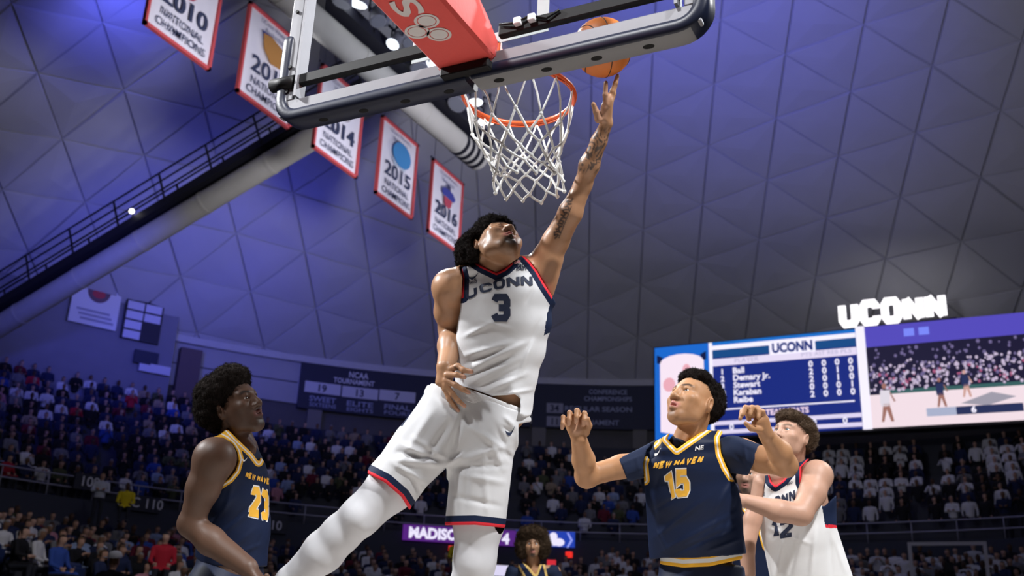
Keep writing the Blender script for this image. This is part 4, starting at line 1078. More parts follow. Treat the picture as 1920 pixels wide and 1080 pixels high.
def hair_blob(name, parent, ells, h_, seed, m, tuft=.010, ntuft=900, carve=None, strands=2500, slen=.014, curl=1.0, sthick=.0009, px_keep=None):
    """a head of hair: soft volume of overlapping curls plus loose fine curls at its edge; ells = [(centre, axes, radii)]"""
    r = np.random.default_rng(seed)
    lo = np.min([c - max(q) for c, a, q in ells], 0) - tuft * 2; hi = np.max([c + max(q) for c, a, q in ells], 0) + tuft * 2
    F_ = Field(lo, hi, h_)
    for c, a, q in ells: F_.add(el(c, a, q), .02)
    pts = []
    for c, a, q in ells:
        n_ = int(ntuft / len(ells)); d = r.normal(size=(n_, 3)); d /= np.linalg.norm(d, axis=1)[:, None]
        A = np.array([np.asarray(k) / np.linalg.norm(k) for k in a]); pp = c + (d * np.array(q)) @ A; pts.append(pp)
    pts = np.concatenate(pts)
    for p_ in pts: F_.add(el(p_, (V(1, 0, 0), V(0, 1, 0), V(0, 0, 1)), (tuft * r.uniform(.6, 1.25),) * 3), .004)
    for cprim, k in (carve or []): F_.cut(cprim, k)
    v, q = F_.mesh(); o = np_mesh(name, v, q, m, parent, True, 1)
    # loose curls
    me = o.data; nrm = np.zeros(len(me.vertices) * 3, np.float32); me.vertices.foreach_get("normal", nrm); nrm = nrm.reshape(-1, 3)
    co = np.zeros(len(me.vertices) * 3, np.float32); me.vertices.foreach_get("co", co); co = co.reshape(-1, 3)
    idx = r.choice(len(co), min(strands, len(co)), replace=False); vs_, fs = [], []
    P0 = co[idx].astype(float); N0 = nrm[idx].astype(float); T = r.normal(size=P0.shape); T -= N0 * np.sum(T * N0, 1)[:, None]; T /= np.linalg.norm(T, axis=1)[:, None]; B = np.cross(N0, T)
    L = slen * r.uniform(.5, 1.3, len(idx)); K_ = 6; rings = []
    for k in range(K_):
        t = k / (K_ - 1); a = t * 5.5 * curl; rad_ = slen * .28 * curl
        c = P0 + N0 * (L * t - .003)[:, None] + T * (rad_ * (np.cos(a) - 1)) + B * (rad_ * np.sin(a))
        w_ = sthick * (1 - .5 * t); rings.append((c - T * w_, c + T * w_ * .5 + B * w_, c + T * w_ * .5 - B * w_))
    n_ = len(idx); V_ = np.stack([np.stack(q_, 1) for q_ in rings], 1).reshape(-1, 3)   # n,K,3verts
    base = (np.arange(n_) * K_ * 3)[:, None]; Q = []
    for k in range(K_ - 1):
        for j in range(3): Q.append(base + np.array([[k * 3 + j, k * 3 + (j + 1) % 3, (k + 1) * 3 + (j + 1) % 3, (k + 1) * 3 + j]]))
    Q = np.concatenate(Q)
    s_ = np_mesh("loose_curls", V_, Q, m, o, True, 0); tag(s_, kind="stuff")
    return o
def finger(F_, pts, r0, r1, k=.006):
    n_ = len(pts) - 1
    for i in range(n_):
        a, b_ = r0 + (r1 - r0) * i / n_, r0 + (r1 - r0) * (i + 1) / n_
        F_.add(rc(pts[i], pts[i + 1], a, b_), k)
        if i: F_.add(rc(pts[i], pts[i], a * 1.06), .003)
def garment(name, F_, m, parent, trim=None, relax=2):
    v, q = F_.mesh(); return np_mesh(name, v, q, m, parent, True, relax, {"trim": trim} if trim else {"trim": lambda p: np.full(len(p), 9.0)})
def shoes_and_legs(parent, feet, hip, skin_, shoe_m):
    pass
NAVY = (.010, .018, .050); GOLD = (.80, .42, .035); WHITE = (.80, .80, .80); RED = (.68, .03, .045)
m_printn = mat("print_navy_kit", NAVY, .7); m_gold = mat("print_gold", GOLD, .6); m_printw = mat("print_white_kit", WHITE, .7)
def swoosh(name, parent, target, px, py, w_, h_, m, rot=0.0):
    t = np.linspace(0, 1, 10); up_ = [(-.5 + x, .1 + .5 * x - .55 * math.sin(math.pi * min(1, x * 1.05)) * .9) for x in t]
    lo_ = [(-.5 + x, .1 + .5 * x - (.55 * math.sin(math.pi * min(1, x * 1.05)) * .9 + .38 * math.sin(math.pi * (x ** .55)))) for x in t]
    c_, s_ = math.cos(rot), math.sin(rot); p2 = [(px + (a * w_) * c_ - (-b_ * h_) * s_, py + (a * w_) * s_ + (-b_ * h_) * c_) for a, b_ in up_ + lo_]
    cast_on(name, np.array(p2), [(i, i + 1, 11 + i, 10 + i) for i in range(9)], target, m, parent, .0015)
def word_on(parent, target, word, quad, m, lw=.2, asp=.8, gap=.3, skew=0.0, off=.0016, name="lettering", outline=None):
    v, f, wd = block_word(word, lw, gap, asp, skew)
    if outline:
        v2, f2, _ = block_word(word, lw, gap, asp, skew, outline[1])
        cast_on(name + "_edge", quad_map(v2, wd, 1, quad), f2, target, outline[0], parent, off * .5)
    return cast_on(name, quad_map(v, wd, 1, quad), f, target, m, parent, off)
def small_text(parent, target, body, quad, m, bold=.02, off=.0014):
    v, f = text_geo(body, bold); v = v - V(v[:, 0].min(), 0); v = v / V(v[:, 0].max(), .72); return cast_on("lettering", quad_map(v, 1, 1, quad), f, target, m, parent, off)
# ------------------------------------------------------------------ the leaping player in white, number 3
def shoe(parent, ankle, toe_dir, m, h_=.008):
    """a high basketball shoe below an ankle point"""
    a = np.asarray(ankle, float); t = np.asarray(toe_dir, float); t = t / np.linalg.norm(t); dn = V(0, 0, -1); dn = dn - t * dn.dot(t); dn /= np.linalg.norm(dn); sd = np.cross(t, dn)
    F_ = Field(*bounds([a - t * .1, a + t * .26, a + dn * .12], .08), h_)
    F_.add(rc(a - dn * .03, a + dn * .06, .052, .05), .01); F_.add(ec(a + dn * .085 - t * .05, a + dn * .095 + t * .18, sd, .046, .035, .052, .026), .03)
    F_.add(ec(a + dn * .115 - t * .06, a + dn * .12 + t * .2, sd, .044, .014, .052, .013), .006)
    v, q = F_.mesh(); return np_mesh("shoe", v, q, m, parent, True, 1)
m_shoe = mat("shoe_white", (.72, .72, .74), .5)
p3 = empty("person", P(880, 980, 4.3), "leaping player in white UCONN number 3 kit, arm stretched up to the ball", "person")
Z = 4.3
def q3(x, y, dz=0.0): return P(x, y, Z + dz)
RT_ = D(1, 0, 0)
hd = Head(q3(932, 469, -.01), (.43, -.82, -.38), (-.12, -.48, .86), 1.15)
SK3 = (.42, .225, .125)
# body: head, neck, torso and both arms in one surface
shR = q3(844, 539, .02); elR = q3(846, 618, .14); wrR = q3(835, 688, -.08)
shL = q3(1008, 512, .045); elL = q3(1093, 347, -.06); wrL = P(1137, 231, 4.14)
body_pts = [hd.p(0, .1, 0), hd.p(0, 0, .13), shR, elR, wrR, shL, elL, P(1160, 135, 4.05), q3(880, 775, -.1), q3(860, 770, .15), q3(990, 770, .12)]
F_ = Field(*bounds(body_pts, .11), .0042)
hd.add_to(F_, jaw=1.0, mouth_open=.003, lips=1.35, nose=1.15); hd.lids(F_, .75)
F_.add(ec(hd.p(0, -.03, -.05), q3(937, 512, .045), RT_, .053, .046, .066, .052), .015)
for s_ in (-1, 1): F_.add(rc(hd.p(s_ * .055, -.03, -.035), q3(934 + s_ * 8, 508, -.015), .015, .013), .02)
F_.add(el(q3(941, 490, -.018), (RT_, D(0, 1, 0), D(0, 0, 1)), (.012, .02, .012)), .02)          # throat
F_.add(ec(q3(895, 515, .02), q3(985, 505, .02), D(0, 0, 1), .075, .05, .075, .05), .03)
F_.add(ec(q3(945, 545, .02), q3(938, 640, .03), RT_, .165, .095, .15, .09), .04); F_.add(ec(q3(938, 640, .03), q3(922, 770, .03), RT_, .15, .09, .15, .10), .04)
# his right arm, bent, hand spread in front of the hip
F_.add(rc(shR, shR, .074), .03); F_.add(rc(q3(872, 522, .0), shR, .06, .066), .03)
F_.add(rc(shR, q3(841, 585, .07), .066, .058), .03); F_.add(rc(q3(841, 585, .07), elR, .058, .050), .03)
F_.add(rc(elR, q3(846, 648, .04), .052, .056), .03); F_.add(rc(q3(846, 648, .04), wrR, .052, .037), .03)
F_.add(ec(wrR, q3(832, 718, -.10), RT_, .032, .026, .036, .020), .012); F_.add(ec(q3(838, 700, -.10), q3(836, 728, -.11), RT_, .030, .02, .018, .016), .012)
fz = -.12
finger(F_, [q3(842, 694, fz + .01), q3(858, 687, fz), q3(869, 694, fz - .02), q3(884, 697, fz - .03)], .0150, .0100)
finger(F_, [q3(838, 703, fz), q3(856, 703, fz - .02), q3(871, 707, fz - .03)], .0130, .0094)
finger(F_, [q3(836, 713, fz), q3(854, 722, fz - .02), q3(868, 730, fz - .03), q3(879, 736, fz - .03)], .0130, .0092)
finger(F_, [q3(836, 722, fz), q3(848, 738, fz - .01), q3(860, 752, fz - .02), q3(871, 761, fz - .02)], .0125, .0090)
finger(F_, [q3(834, 729, fz + .01), q3(842, 748, fz), q3(851, 760, fz), q3(859, 770, fz)], .0112, .0082)
# his left arm, straight up
F_.add(rc(q3(985, 508, .04), shL, .055, .068), .03); F_.add(rc(shL, q3(1042, 452, .01), .070, .055), .03)
F_.add(rc(q3(1020, 545, .05), q3(1030, 490, .03), .045, .05), .04)
F_.add(rc(q3(1042, 452, .01), q3(1070, 398, -.04), .055, .049), .02); F_.add(rc(q3(1070, 398, -.04), elL, .049, .036), .02)
F_.add(rc(elL, q3(1105, 310, -.09), .036, .041), .02); F_.add(rc(q3(1105, 310, -.09), q3(1123, 265, -.13), .041, .031), .02); F_.add(rc(q3(1123, 265, -.13), wrL, .031, .0255), .02)
W = 4.12
F_.add(ec(wrL, P(1140, 190, W), RT_, .023, .020, .021, .034), .012); F_.add(rc(P(1131, 222, W), P(1134, 200, W - .01), .018, .016), .012)
finger(F_, [P(1122, 224, W - .01), P(1118, 210, W - .02), P(1112.5, 195, W - .03)], .0160, .0095)
finger(F_, [P(1137, 196, W - .025), P(1135, 178, W - .035), P(1136, 155, W - .04)], .0125, .0088)
finger(F_, [P(1143, 195, W - .005), P(1148, 172, W - .01), P(1154, 156, W - .01), P(1158, 142, W - .01)], .0122, .0086)
finger(F_, [P(1144, 196, W + .012), P(1150, 176, W + .02), P(1153, 160, W + .025), P(1155, 150, W + .03)], .0118, .0085)
finger(F_, [P(1143, 200, W + .028), P(1149, 182, W + .045), P(1151, 170, W + .055)], .0108, .0080)
# the body stays behind the jersey's cloth
JP3 = [(862, 500), (876, 499), (892, 492), (905, 500), (931, 512), (947, 504), (958, 494), (968, 487), (981, 478), (992, 489), (1006, 507), (1021, 533), (1040, 563), (1046, 580), (1036, 640), (866, 640), (867, 520)]
def tuck(F_, poly, z0, depth, run, ymax, xmin=0):
    idx, p = F_.pts(F_.d < .03); x, y, z = PIX(p); e = -poly_sd(p, poly); m_ = (e > 0) & (y < ymax) & (x > xmin)
    t = np.clip(e[m_] / run, 0, 1); zc = z0 - depth * np.sqrt(np.clip(1 - (1 - t) ** 2, 0, 1)) + .016
    ii = tuple(idx[m_].T); F_.d[ii] = np.maximum(F_.d[ii], (zc - z[m_]).astype(np.float32))
tuck(F_, JP3, Z + .02, .095, .08, 630, 860)
face3 = hd.paint(SK3, (.36, .13, .11), (.02, .012, .009), (.030, .018, .012), .30, 1.1, chin=True)
def paint3(v):
    c = face3(v); x, y, z = PIX(v)
    def mix(col, a): c[:] = c * (1 - a[:, None]) + np.array(col) * a[:, None]
    # sleeve tattoo on the raised forearm
    t = np.clip((y - 236) / 12, 0, 1) * np.clip((328 - y) / 10, 0, 1) * (x > 1070)
    sw = np.sin(v[:, 0] * 160 + 3 * np.sin(v[:, 2] * 90)) * np.sin(v[:, 2] * 120 + 4 * np.sin(v[:, 0] * 70 + v[:, 1] * 90)) + .35 * np.sin(v[:, 1] * 210)
    mix((.045, .045, .05), np.clip(sw * 2.2 + .1, 0, .8) * t)
    # script on the upper arm, ring of ink on a finger
    n_ = 40; pl = [(1041 + 28 * k / n_ + 5.0 * math.sin(k * 1.3), 444 - 70 * k / n_ + 2.5 * math.cos(k * 2.1)) for k in range(n_ + 1)]
    mix((.03, .03, .035), np.clip(1.25 - line_d(v, pl) / .0045, 0, .9) * (y > 365) * (y < 450)); mix((.03, .03, .035), np.clip(1.2 - line_d(v, [(1048, 446), (1071, 388)]) / .003, 0, .9) * (y < 450))
    mix((.05, .035, .03), np.clip(1.2 - line_d(v, [(853, 689), (859, 693)]) / .006, 0, .8) * (y < 700))
    mix((.10, .05, .03), np.clip(1.4 - vdist(v, q3(1027, 520, -.02), q3(1036, 500, -.03)) / .03, 0, .65))     # armpit hair
    # paler palms and fingertips
    for a_, b_ in ((P(1126, 222, W - .03), P(1135, 180, W - .05)),): mix((.50, .28, .19), np.clip(1.3 - vdist(v, a_, b_) / .03, 0, .7))
    for a_ in (q3(884, 697, -.15), q3(871, 707, -.15), q3(879, 736, -.15), q3(871, 761, -.14), q3(859, 770, -.12)): mix((.55, .30, .22), np.clip(1.5 - vdist(v, a_) / .012, 0, .75))
    return c
v, q = F_.mesh(); body3 = np_mesh("body", v, q, skin_mat("skin_glossy", .40), p3, True, 1, colors=paint3)
hd.eyes(body3, open_=.2)
# hair
ax = (hd.l, hd.u, hd.f)
hair_blob("hair", p3, [(hd.p(-.020, .060, -.040), ax, (.105, .105, .110)), (hd.p(-.060, .035, -.060), ax, (.080, .105, .085)), (hd.p(-.01, .085, .02), ax, (.088, .075, .085)), (hd.p(-.03, .03, -.085), ax, (.080, .09, .062))],
          .0045, 3, m_hair, .0095, 1100, [(el(hd.p(0, -.045, .085), ax, (.083, .125, .105)), .01), (el(hd.p(-.088, .0, .01), ax, (.026, .045, .045)), .01), (el(hd.p(.088, .0, .01), ax, (.026, .045, .045)), .01), (rc(hd.p(0, -.16, -.02), hd.p(0, -.05, -.015), .09, .075), .01), (rc(q3(866, 528, -.04), q3(990, 518, -.04), .078, .078), .01)], 9000, .0105)
# jersey
J = Field(*bounds([q3(800, 470, -.2), q3(1060, 800, .25), q3(800, 800, .25), q3(1060, 470, -.2)], .02), .0048)
def sec(J, ys, zoff=.02):
    for (y0, l0, r0, d0), (y1, l1, r1, d1) in zip(ys[:-1], ys[1:]):
        k = Z / FPX; J.add(ec(q3((l0 + r0) / 2, y0, zoff), q3((l1 + r1) / 2, y1, zoff), RT_, (r0 - l0) / 2 * k, d0, (r1 - l1) / 2 * k, d1), .03)
sec(J, [(520, 872, 1012, .10), (552, 858, 1036, .118), (600, 858, 1033, .120), (650, 856, 1021, .115), (700, 856, 1006, .112), (735, 852, 1000, .118)])
J.add(ec(q3(878, 507, .02), q3(985, 492, .02), D(0, 0, 1), .085, .030, .085, .030), .03)
J.add(rc(q3(1000, 520, .02), q3(1030, 560, .02), .055, .03), .04)
J.add(ec(q3(975, 725, -.02), q3(985, 778, -.04), D(.5, 0, 1), .085, .018, .07, .010), .03)
FL = []
for a_, b_, w_, h_ in (((866, 668), (960, 642), .014, .008), ((862, 700), (992, 640), .016, .009), ((874, 722), (975, 672), .014, .007), ((905, 737), (988, 700), .014, .007), ((868, 632), (925, 604), .012, .006), ((868, 684), (930, 660), .009, -.006), ((865, 712), (960, 668), .010, -.007), ((890, 730), (975, 690), .008, -.005),
                       ((1000, 640), (975, 700), .014, .006), ((1012, 600), (985, 660), .012, -.004), ((900, 600), (960, 618), .012, .003), ((945, 740), (1000, 730), .010, .005), ((905, 515), (900, 545), .01, -.003), ((1000, 540), (985, 570), .012, -.004)):
    FL.append((*a_, *b_, w_, h_ * 1.25))
J.fold(FL)
neck3 = [(892, 492), (905, 500), (931, 512), (947, 504), (958, 494)]
armR3 = [(862, 500), (867, 520), (866, 556)]; armL3 = [(981, 478), (992, 489), (1006, 507), (1021, 533), (1040, 563)]
J.clip_px([(862, 500), (876, 499), (892, 492), (905, 500), (931, 512), (947, 504), (958, 494), (968, 487), (981, 478), (992, 489), (1006, 507), (1021, 533), (1040, 563), (1046, 580), (1036, 640), (1018, 700), (1008, 745), (1000, 765), (992, 788), (974, 776), (976, 748), (966, 739), (950, 741), (922, 742), (880, 727), (850, 720), (842, 700), (852, 640), (863, 580), (866, 548), (867, 520)])
side3 = [(1036, 556), (1050, 570), (1036, 622), (1019, 630), (1025, 590)]
def trim3(v):
    t = np.minimum(np.minimum(line_d(v, neck3), line_d(v, armR3)), line_d(v, armL3)); return np.where(poly_sd(v, side3) < 0, .02, t)
m_j3 = cloth_mat("jersey_white", (.66, .665, .68), [(.0085, RED), (.0285, NAVY)], .7, .03, 90)
jer3 = garment("jersey", J, m_j3, p3, trim3)
bv = bvh_of(jer3)
for ch, qd in (("U", [(871, 542), (894, 537), (895, 554), (875, 563)]), ("C", [(898, 534), (922, 529), (923, 546), (901, 550)]), ("O", [(924, 526), (947, 520), (947, 540), (927, 544)]), ("N", [(949, 519), (974, 516), (975, 538), (951, 541)]), ("N", [(976, 516), (998, 516), (999, 538), (977, 538)])):
    word_on(jer3, bv, ch, qd, m_printn, .25, .95)
word_on(jer3, bv, "3", [(921, 551), (957, 551), (957, 603), (920, 603)], m_printn, .25, .72, name="number")
small_text(jer3, bv, "BIG", [(970, 496), (985, 495), (985, 501), (969, 502)], m_printn, .04); small_text(jer3, bv, "EAST", [(968, 502), (990, 500), (989, 506), (968, 507)], m_printn, .04)
small_text(jer3, bv, "BE THE", [(876, 525), (893, 522), (894, 526), (876, 529)], m_printn); small_text(jer3, bv, "CHANGE", [(875, 529), (895, 526), (895, 531), (875, 534)], m_printn)
cast_on("flag_patch", np.array([(964, 492), (976, 488), (976, 492), (964, 496)]), [(0, 1, 2, 3)], bv, mat("flag_pink", (.55, .25, .27), .7), jer3)
swoosh("swoosh", jer3, bv, 889, 517, 24, 11, m_printn, -.2)
# shorts
S = Field(*bounds([q3(670, 700, -.3), q3(1020, 1010, .3), q3(670, 1010, .3), q3(1020, 700, -.3)], .02), .0052)
k = Z / FPX
S.add(ec(q3(896, 742, .02), q3(893, 790, .02), D(.97, .24, 0), 99 * k, .125, 104 * k, .14), .03)
S.add(ec(q3(905, 735, .02), q3(902, 752, .02), D(.97, .24, 0), 95 * k, .125, 97 * k, .125), .02)
hipL, hemL = q3(845, 792, .0), q3(716, 928, -.04); hipR, hemR = q3(912, 800, .0), q3(889, 1000, -.02)
S.add(ec(hipL, hemL, D(.7, .72, 0), .155, .135, .127, .125), .045); S.add(ec(hipR, hemR, RT_, .128, .135, .128, .128), .045)
FL = []
for a_, b_, w_, h_ in (((838, 872), (735, 862), .016, .011), ((838, 868), (752, 832), .015, .009), ((832, 862), (745, 848), .010, -.009), ((842, 868), (955, 835), .016, .008), ((845, 876), (950, 872), .014, -.007), ((880, 800), (960, 850), .014, .009), ((812, 770), (742, 880), .022, .008), ((845, 790), (790, 870), .020, -.010), ((760, 835), (815, 870), .014, .011), ((735, 868), (800, 905), .013, .009), ((748, 845), (835, 868), .013, -.009), ((775, 820), (838, 860), .012, .008), ((770, 890), (790, 930), .012, -.008),
                       ((870, 770), (838, 870), .016, -.012), ((905, 800), (945, 880), .016, .010), ((925, 790), (955, 860), .016, -.009), ((860, 890), (945, 905), .016, .007), ((850, 930), (940, 950), .014, -.006), ((945, 780), (965, 800), .012, .009), ((940, 800), (962, 812), .01, -.008), ((880, 850), (870, 960), .014, -.006), ((905, 840), (915, 970), .016, .007), ((845, 905), (850, 965), .012, .006), ((820, 745), (850, 790), .014, .009), ((865, 755), (880, 800), .012, -.007), ((840, 870), (870, 850), .012, .009)):
    FL.append((*a_, *b_, w_, h_ * 1.15))
S.fold(FL)
S.clip_px([(800, 722), (815, 721), (860, 732), (905, 745), (955, 765), (990, 776), (1000, 790), (972, 795), (972, 830), (966, 880), (962, 930), (952, 976), (946, 990), (938, 989), (890, 984), (832, 985), (831, 975), (838, 930), (837, 874), (826, 884), (800, 912), (772, 950), (768, 957), (752, 931), (722, 905), (689, 888), (691, 877), (715, 850), (755, 790), (785, 742)])
# open the leg ends
for hp, hm, r_ in ((hipL, hemL, .112), (hipR, hemR, .114)):
    d_ = (hm - hp) / np.linalg.norm(hm - hp); S.cut(rc(hm - d_ * .03, hm + d_ * .1, r_ * .95, r_ * 1.02), .004)
hemA = [(686, 886), (722, 905), (752, 931), (770, 959)]; hemB = [(828, 985), (890, 984), (948, 990)]
m_s3 = cloth_mat("shorts_white", (.63, .635, .65), [(.0135, RED), (.039, NAVY)], .6, .03, 90)
sh3 = garment("shorts", S, m_s3, p3, lambda v: np.where(line_d(v, [(792, 737), (774, 764), (752, 796)]) < .009, .03, np.minimum(line_d(v, hemA), line_d(v, hemB))))
bv = bvh_of(sh3); swoosh("swoosh", sh3, bv, 957, 808, 20, 16, m_printn, -.1)
# ribbed waistband
WB = Field(*bounds([q3(790, 700, -.25), q3(1010, 800, .25)], .08), .005)
WB.add(ec(q3(901, 741, .02), q3(897, 757, .02), D(.97, .24, 0), 97 * k + .004, .131, 99 * k + .004, .134), .01)
WB.clip_px([(800, 718), (840, 722), (880, 730), (925, 746), (985, 768), (996, 780), (985, 786), (930, 771), (885, 757), (830, 742), (797, 738)])
garment("waistband", WB, mat("waistband_white", (.68, .68, .69), .8, bump=.3, bscale=120), p3)
# tights on both legs
T_ = Field(*bounds([q3(440, 880, -.35), q3(960, 1180, .2), q3(700, 780, .1), q3(440, 1180, .2)], .1), .0065)
T_.add(ec(q3(850, 810, .02), q3(905, 810, .02), RT_, .1, .1, .1, .1), .03)
chain(T_, [q3(845, 800, .02), q3(735, 912, -.03), q3(676, 968, -.07)], [.115, .100, .082], .03); chain(T_, [q3(676, 968, -.07), q3(640, 1000, -.05), q3(607, 1034, -.03), q3(545, 1092, .02), q3(500, 1140, .05)], [.080, .079, .084, .064, .045], .03)
T_.add(el(q3(668, 968, -.12), (RT_, D(0, 1, 0), D(0, 0, 1)), (.035, .03, .025)), .04); T_.crease(q3(682, 985, -.14), q3(690, 960, -.13), .02, -.006)
chain(T_, [q3(912, 800, .0), q3(898, 975, -.01), q3(890, 1050, -.03), q3(884, 1100, -.01), q3(876, 1180, .04)], [.12, .106, .086, .088, .05], .03)
v, q = T_.mesh(); np_mesh("leggings", v, q, mat("leggings_grey_white", (.56, .565, .59), .65, bump=.02, bscale=250), p3, True, 2)
shoe(p3, q3(492, 1150, .06), D(-.8, .5, .2), m_shoe); shoe(p3, q3(875, 1190, .05), D(-.3, .75, -.5), m_shoe)
# ------------------------------------------------------------------ shared pieces for standing players
def lower_body(parent, hips, wd, fwd, shorts_m, skin_c, hw=.17, shoe_m=None, stripe=None):
    """shorts, legs and shoes down to the floor, below the picture's edge"""
    hips = np.asarray(hips, float); wd = np.asarray(wd, float); wd = V(wd[0], wd[1], 0); wd /= np.linalg.norm(wd); fwd = V(-wd[1], wd[0], 0) if fwd is None else np.asarray(fwd, float)
    S_ = Field(*bounds([hips - wd * .28, hips + wd * .28, hips - V(0, 0, .55), hips + fwd * .15, hips - fwd * .15], .09), .009)
    S_.add(ec(hips + V(0, 0, .02), hips - V(0, 0, .12), wd, hw, .13, hw + .015, .145), .03)
    for s_ in (-1, 1): S_.add(rc(hips + wd * s_ * .09 - V(0, 0, .1), hips + wd * s_ * .13 - V(0, 0, .5), .12, .125), .03)
    S_.cut((hips - V(1, 1, 2), hips + V(1, 1, -.5), lambda X, Y, Zz: Zz - (hips[2] - .5) + 0 * X + 0 * Y), .0)
    S_.cut((hips - V(1, 1, .0), hips + V(1, 1, 1), lambda X, Y, Zz: (hips[2] + .05) - Zz + 0 * X + 0 * Y), .0)
    garment("shorts", S_, shorts_m, parent)
    for s_ in (-1, 1):
        a = hips + wd * s_ * .11 - V(0, 0, .3); kn_ = V(a[0], a[1], hips[2] * .48) + wd * s_ * .03 + fwd * .05; an = V(a[0], a[1], .12) + wd * s_ * .05
        L_ = Field(*bounds([a, kn_, an], .1), .011); chain(L_, [a, kn_, kn_ * .6 + an * .4 - fwd * .02, an], [.09, .062, .062, .042], .02)
        v, q = L_.mesh(); np_mesh("leg", v, q, skin_mat("skin"), parent, True, 1, colors=lambda p: np.tile(np.array(skin_c), (len(p), 1)))
        shoe(parent, an, fwd, shoe_m or m_shoe, .011)
def secs(J, ys, zoff=.0, Zd=4.3, wd=None, k_=.03):
    k = Zd / FPX; wd = RT_ if wd is None else wd
    for (y0, l0, r0, d0), (y1, l1, r1, d1) in zip(ys[:-1], ys[1:]):
        J.add(ec(P((l0 + r0) / 2, y0, Zd + zoff), P((l1 + r1) / 2, y1, Zd + zoff), wd, (r0 - l0) / 2 * k, d0, (r1 - l1) / 2 * k, d1), k_)
def pbox(x0, y0, x1, y1, za, zb): return bounds([P(x, y, z) for x in (x0, x1) for y in (y0, y1) for z in (za, zb)], .0)
GWG = lambda w_: [(w_ * .36, GOLD), (w_ * .64, (.74, .73, .70)), (w_, GOLD)]
SK15, SK23, SK12, SKC = (.40, .205, .100), (.095, .050, .032), (.46, .265, .185), (.42, .23, .13)
m_tee = mat("undershirt_navy", (.010, .018, .048), .8, bump=.03, bscale=120, spec=.25)
m_skin = skin_mat("skin")
m_navy_shorts = mat("shorts_navy", (.009, .0155, .043), .6, bump=.05, bscale=20, spec=.3)

# ------------------------------------------------------------------ player in navy, number 15, arms raised
p15 = empty("person", P(1310, 1060, 4.6) * V(1, 1, 0), "player in navy New Haven number 15 kit, both fists raised, looking up", "person")
Z5 = 4.6
def q5(x, y, dz=0.0): return P(x, y, Z5 + dz)
h5 = Head(q5(1298, 761, .0), (-.68, -.60, -.42), (.36, -.78, .50), 1.15)
shR, elR, wrR = q5(1216, 860, .055), q5(1100, 893, -.05), q5(1085, 820, -.20)
shL, elL, wrL = q5(1392, 848, .0), q5(1473, 872, -.22), q5(1437, 816, -.32)
F_ = Field(*bounds([h5.p(0, .12, -.1), h5.p(0, 0, .13), q5(1045, 765, -.3), q5(1495, 905, -.35), q5(1400, 750, -.4), q5(1300, 1060, .2), q5(1200, 1000, .15)], .08), .0046)
h5.add_to(F_, jaw=1.03, mouth_open=.006, lips=1.4, nose=1.2, ear=1.12); h5.lids(F_, .2)
F_.add(ec(h5.p(0, -.03, -.04), q5(1288, 828, .02), RT_, .060, .058, .068, .062), .02); F_.add(rc(h5.p(.04, -.04, -.03), q5(1290, 825, -.04), .018, .015), .02)
F_.add(ec(q5(1245, 848, .05), q5(1345, 840, .05), D(0, 0, 1), .05, .035, .05, .035), .03)
F_.add(ec(q5(1298, 870, .03), q5(1308, 1060, .03), RT_, .165, .09, .16, .09), .03)
# right arm and fist
F_.add(rc(shR, q5(1165, 875, -.02), .042, .053), .02); F_.add(rc(q5(1165, 875, -.02), elR, .051, .047), .02); F_.add(rc(elR, elR, .050), .02); F_.add(rc(elR, q5(1094, 862, -.11), .048, .049), .02); F_.add(rc(q5(1094, 862, -.11), wrR, .049, .034), .02)
zf = Z5 - .22
F_.add(ec(P(1085, 822, zf), P(1081, 797, zf), RT_, .033, .028, .047, .024), .012); F_.add(ec(P(1084, 806, zf - .01), P(1078, 785, zf), RT_, .044, .022, .050, .018), .01)
for (x, y, r_) in ((1097, 778, .0125), (1083, 773, .0128), (1069, 777, .0122), (1057, 785, .0110)):
    finger(F_, [P(x - 2, y + 14, zf + .012), P(x, y, zf + .004), P(x - 1, y - 3, zf - .028), P(x - 2, y + 9, zf - .047), P(x - 3, y + 18, zf - .038)], r_, r_ * .80, .004)
finger(F_, [P(1099, 812, zf - .005), P(1105, 798, zf - .025), P(1102, 785, zf - .045)], .0150, .0100)
# left arm and half closed hand
F_.add(rc(shL, q5(1430, 862, -.12), .066, .056), .02); F_.add(rc(q5(1430, 862, -.12), elL, .056, .050), .02); F_.add(rc(elL, q5(1462, 848, -.27), .051, .050), .02); F_.add(rc(q5(1462, 848, -.27), wrL, .049, .033), .02)
zg = Z5 - .36
F_.add(ec(P(1437, 815, zg + .02), P(1425, 790, zg), D(.9, -.4, 0), .030, .026, .040, .022), .012)
for (x, y, ex, ey, r_) in ((1430, 772, 1422, 783, .0115), (1420, 765, 1406, 777, .0122), (1408, 765, 1393, 777, .0122), (1400, 772, 1388, 785, .0108)):
    finger(F_, [P(x + 4, y + 14, zg), P(x, y, zg - .01), P((x + ex) / 2 - 3, (y + ey) / 2 - 7, zg - .03), P(ex, ey, zg - .045)], r_, r_ * .8, .004)
finger(F_, [P(1424, 806, zg - .015), P(1408, 803, zg - .04), P(1398, 794, zg - .05)], .0145, .0095)
J15 = [(1230, 827), (1257, 811), (1251, 823), (1269, 842), (1330, 798), (1340, 799), (1357, 807), (1349, 822), (1352, 850), (1362, 875), (1372, 893), (1384, 915), (1392, 950), (1394, 1000), (1400, 1038), (1360, 1043), (1300, 1046), (1240, 1046), (1218, 1050), (1212, 960), (1208, 900), (1205, 870), (1212, 845)]
def tuck(F_, poly, z0, depth, run, ymax, xmin=0):
    idx, p = F_.pts(F_.d < .03); x, y, z = PIX(p); e = -poly_sd(p, poly); m_ = (e > 0) & (y < ymax) & (x > xmin)
    t = np.clip(e[m_] / run, 0, 1); zc = z0 - depth * np.sqrt(np.clip(1 - (1 - t) ** 2, 0, 1)) + .018
    ii = tuple(idx[m_].T); F_.d[ii] = np.maximum(F_.d[ii], (zc - z[m_]).astype(np.float32))
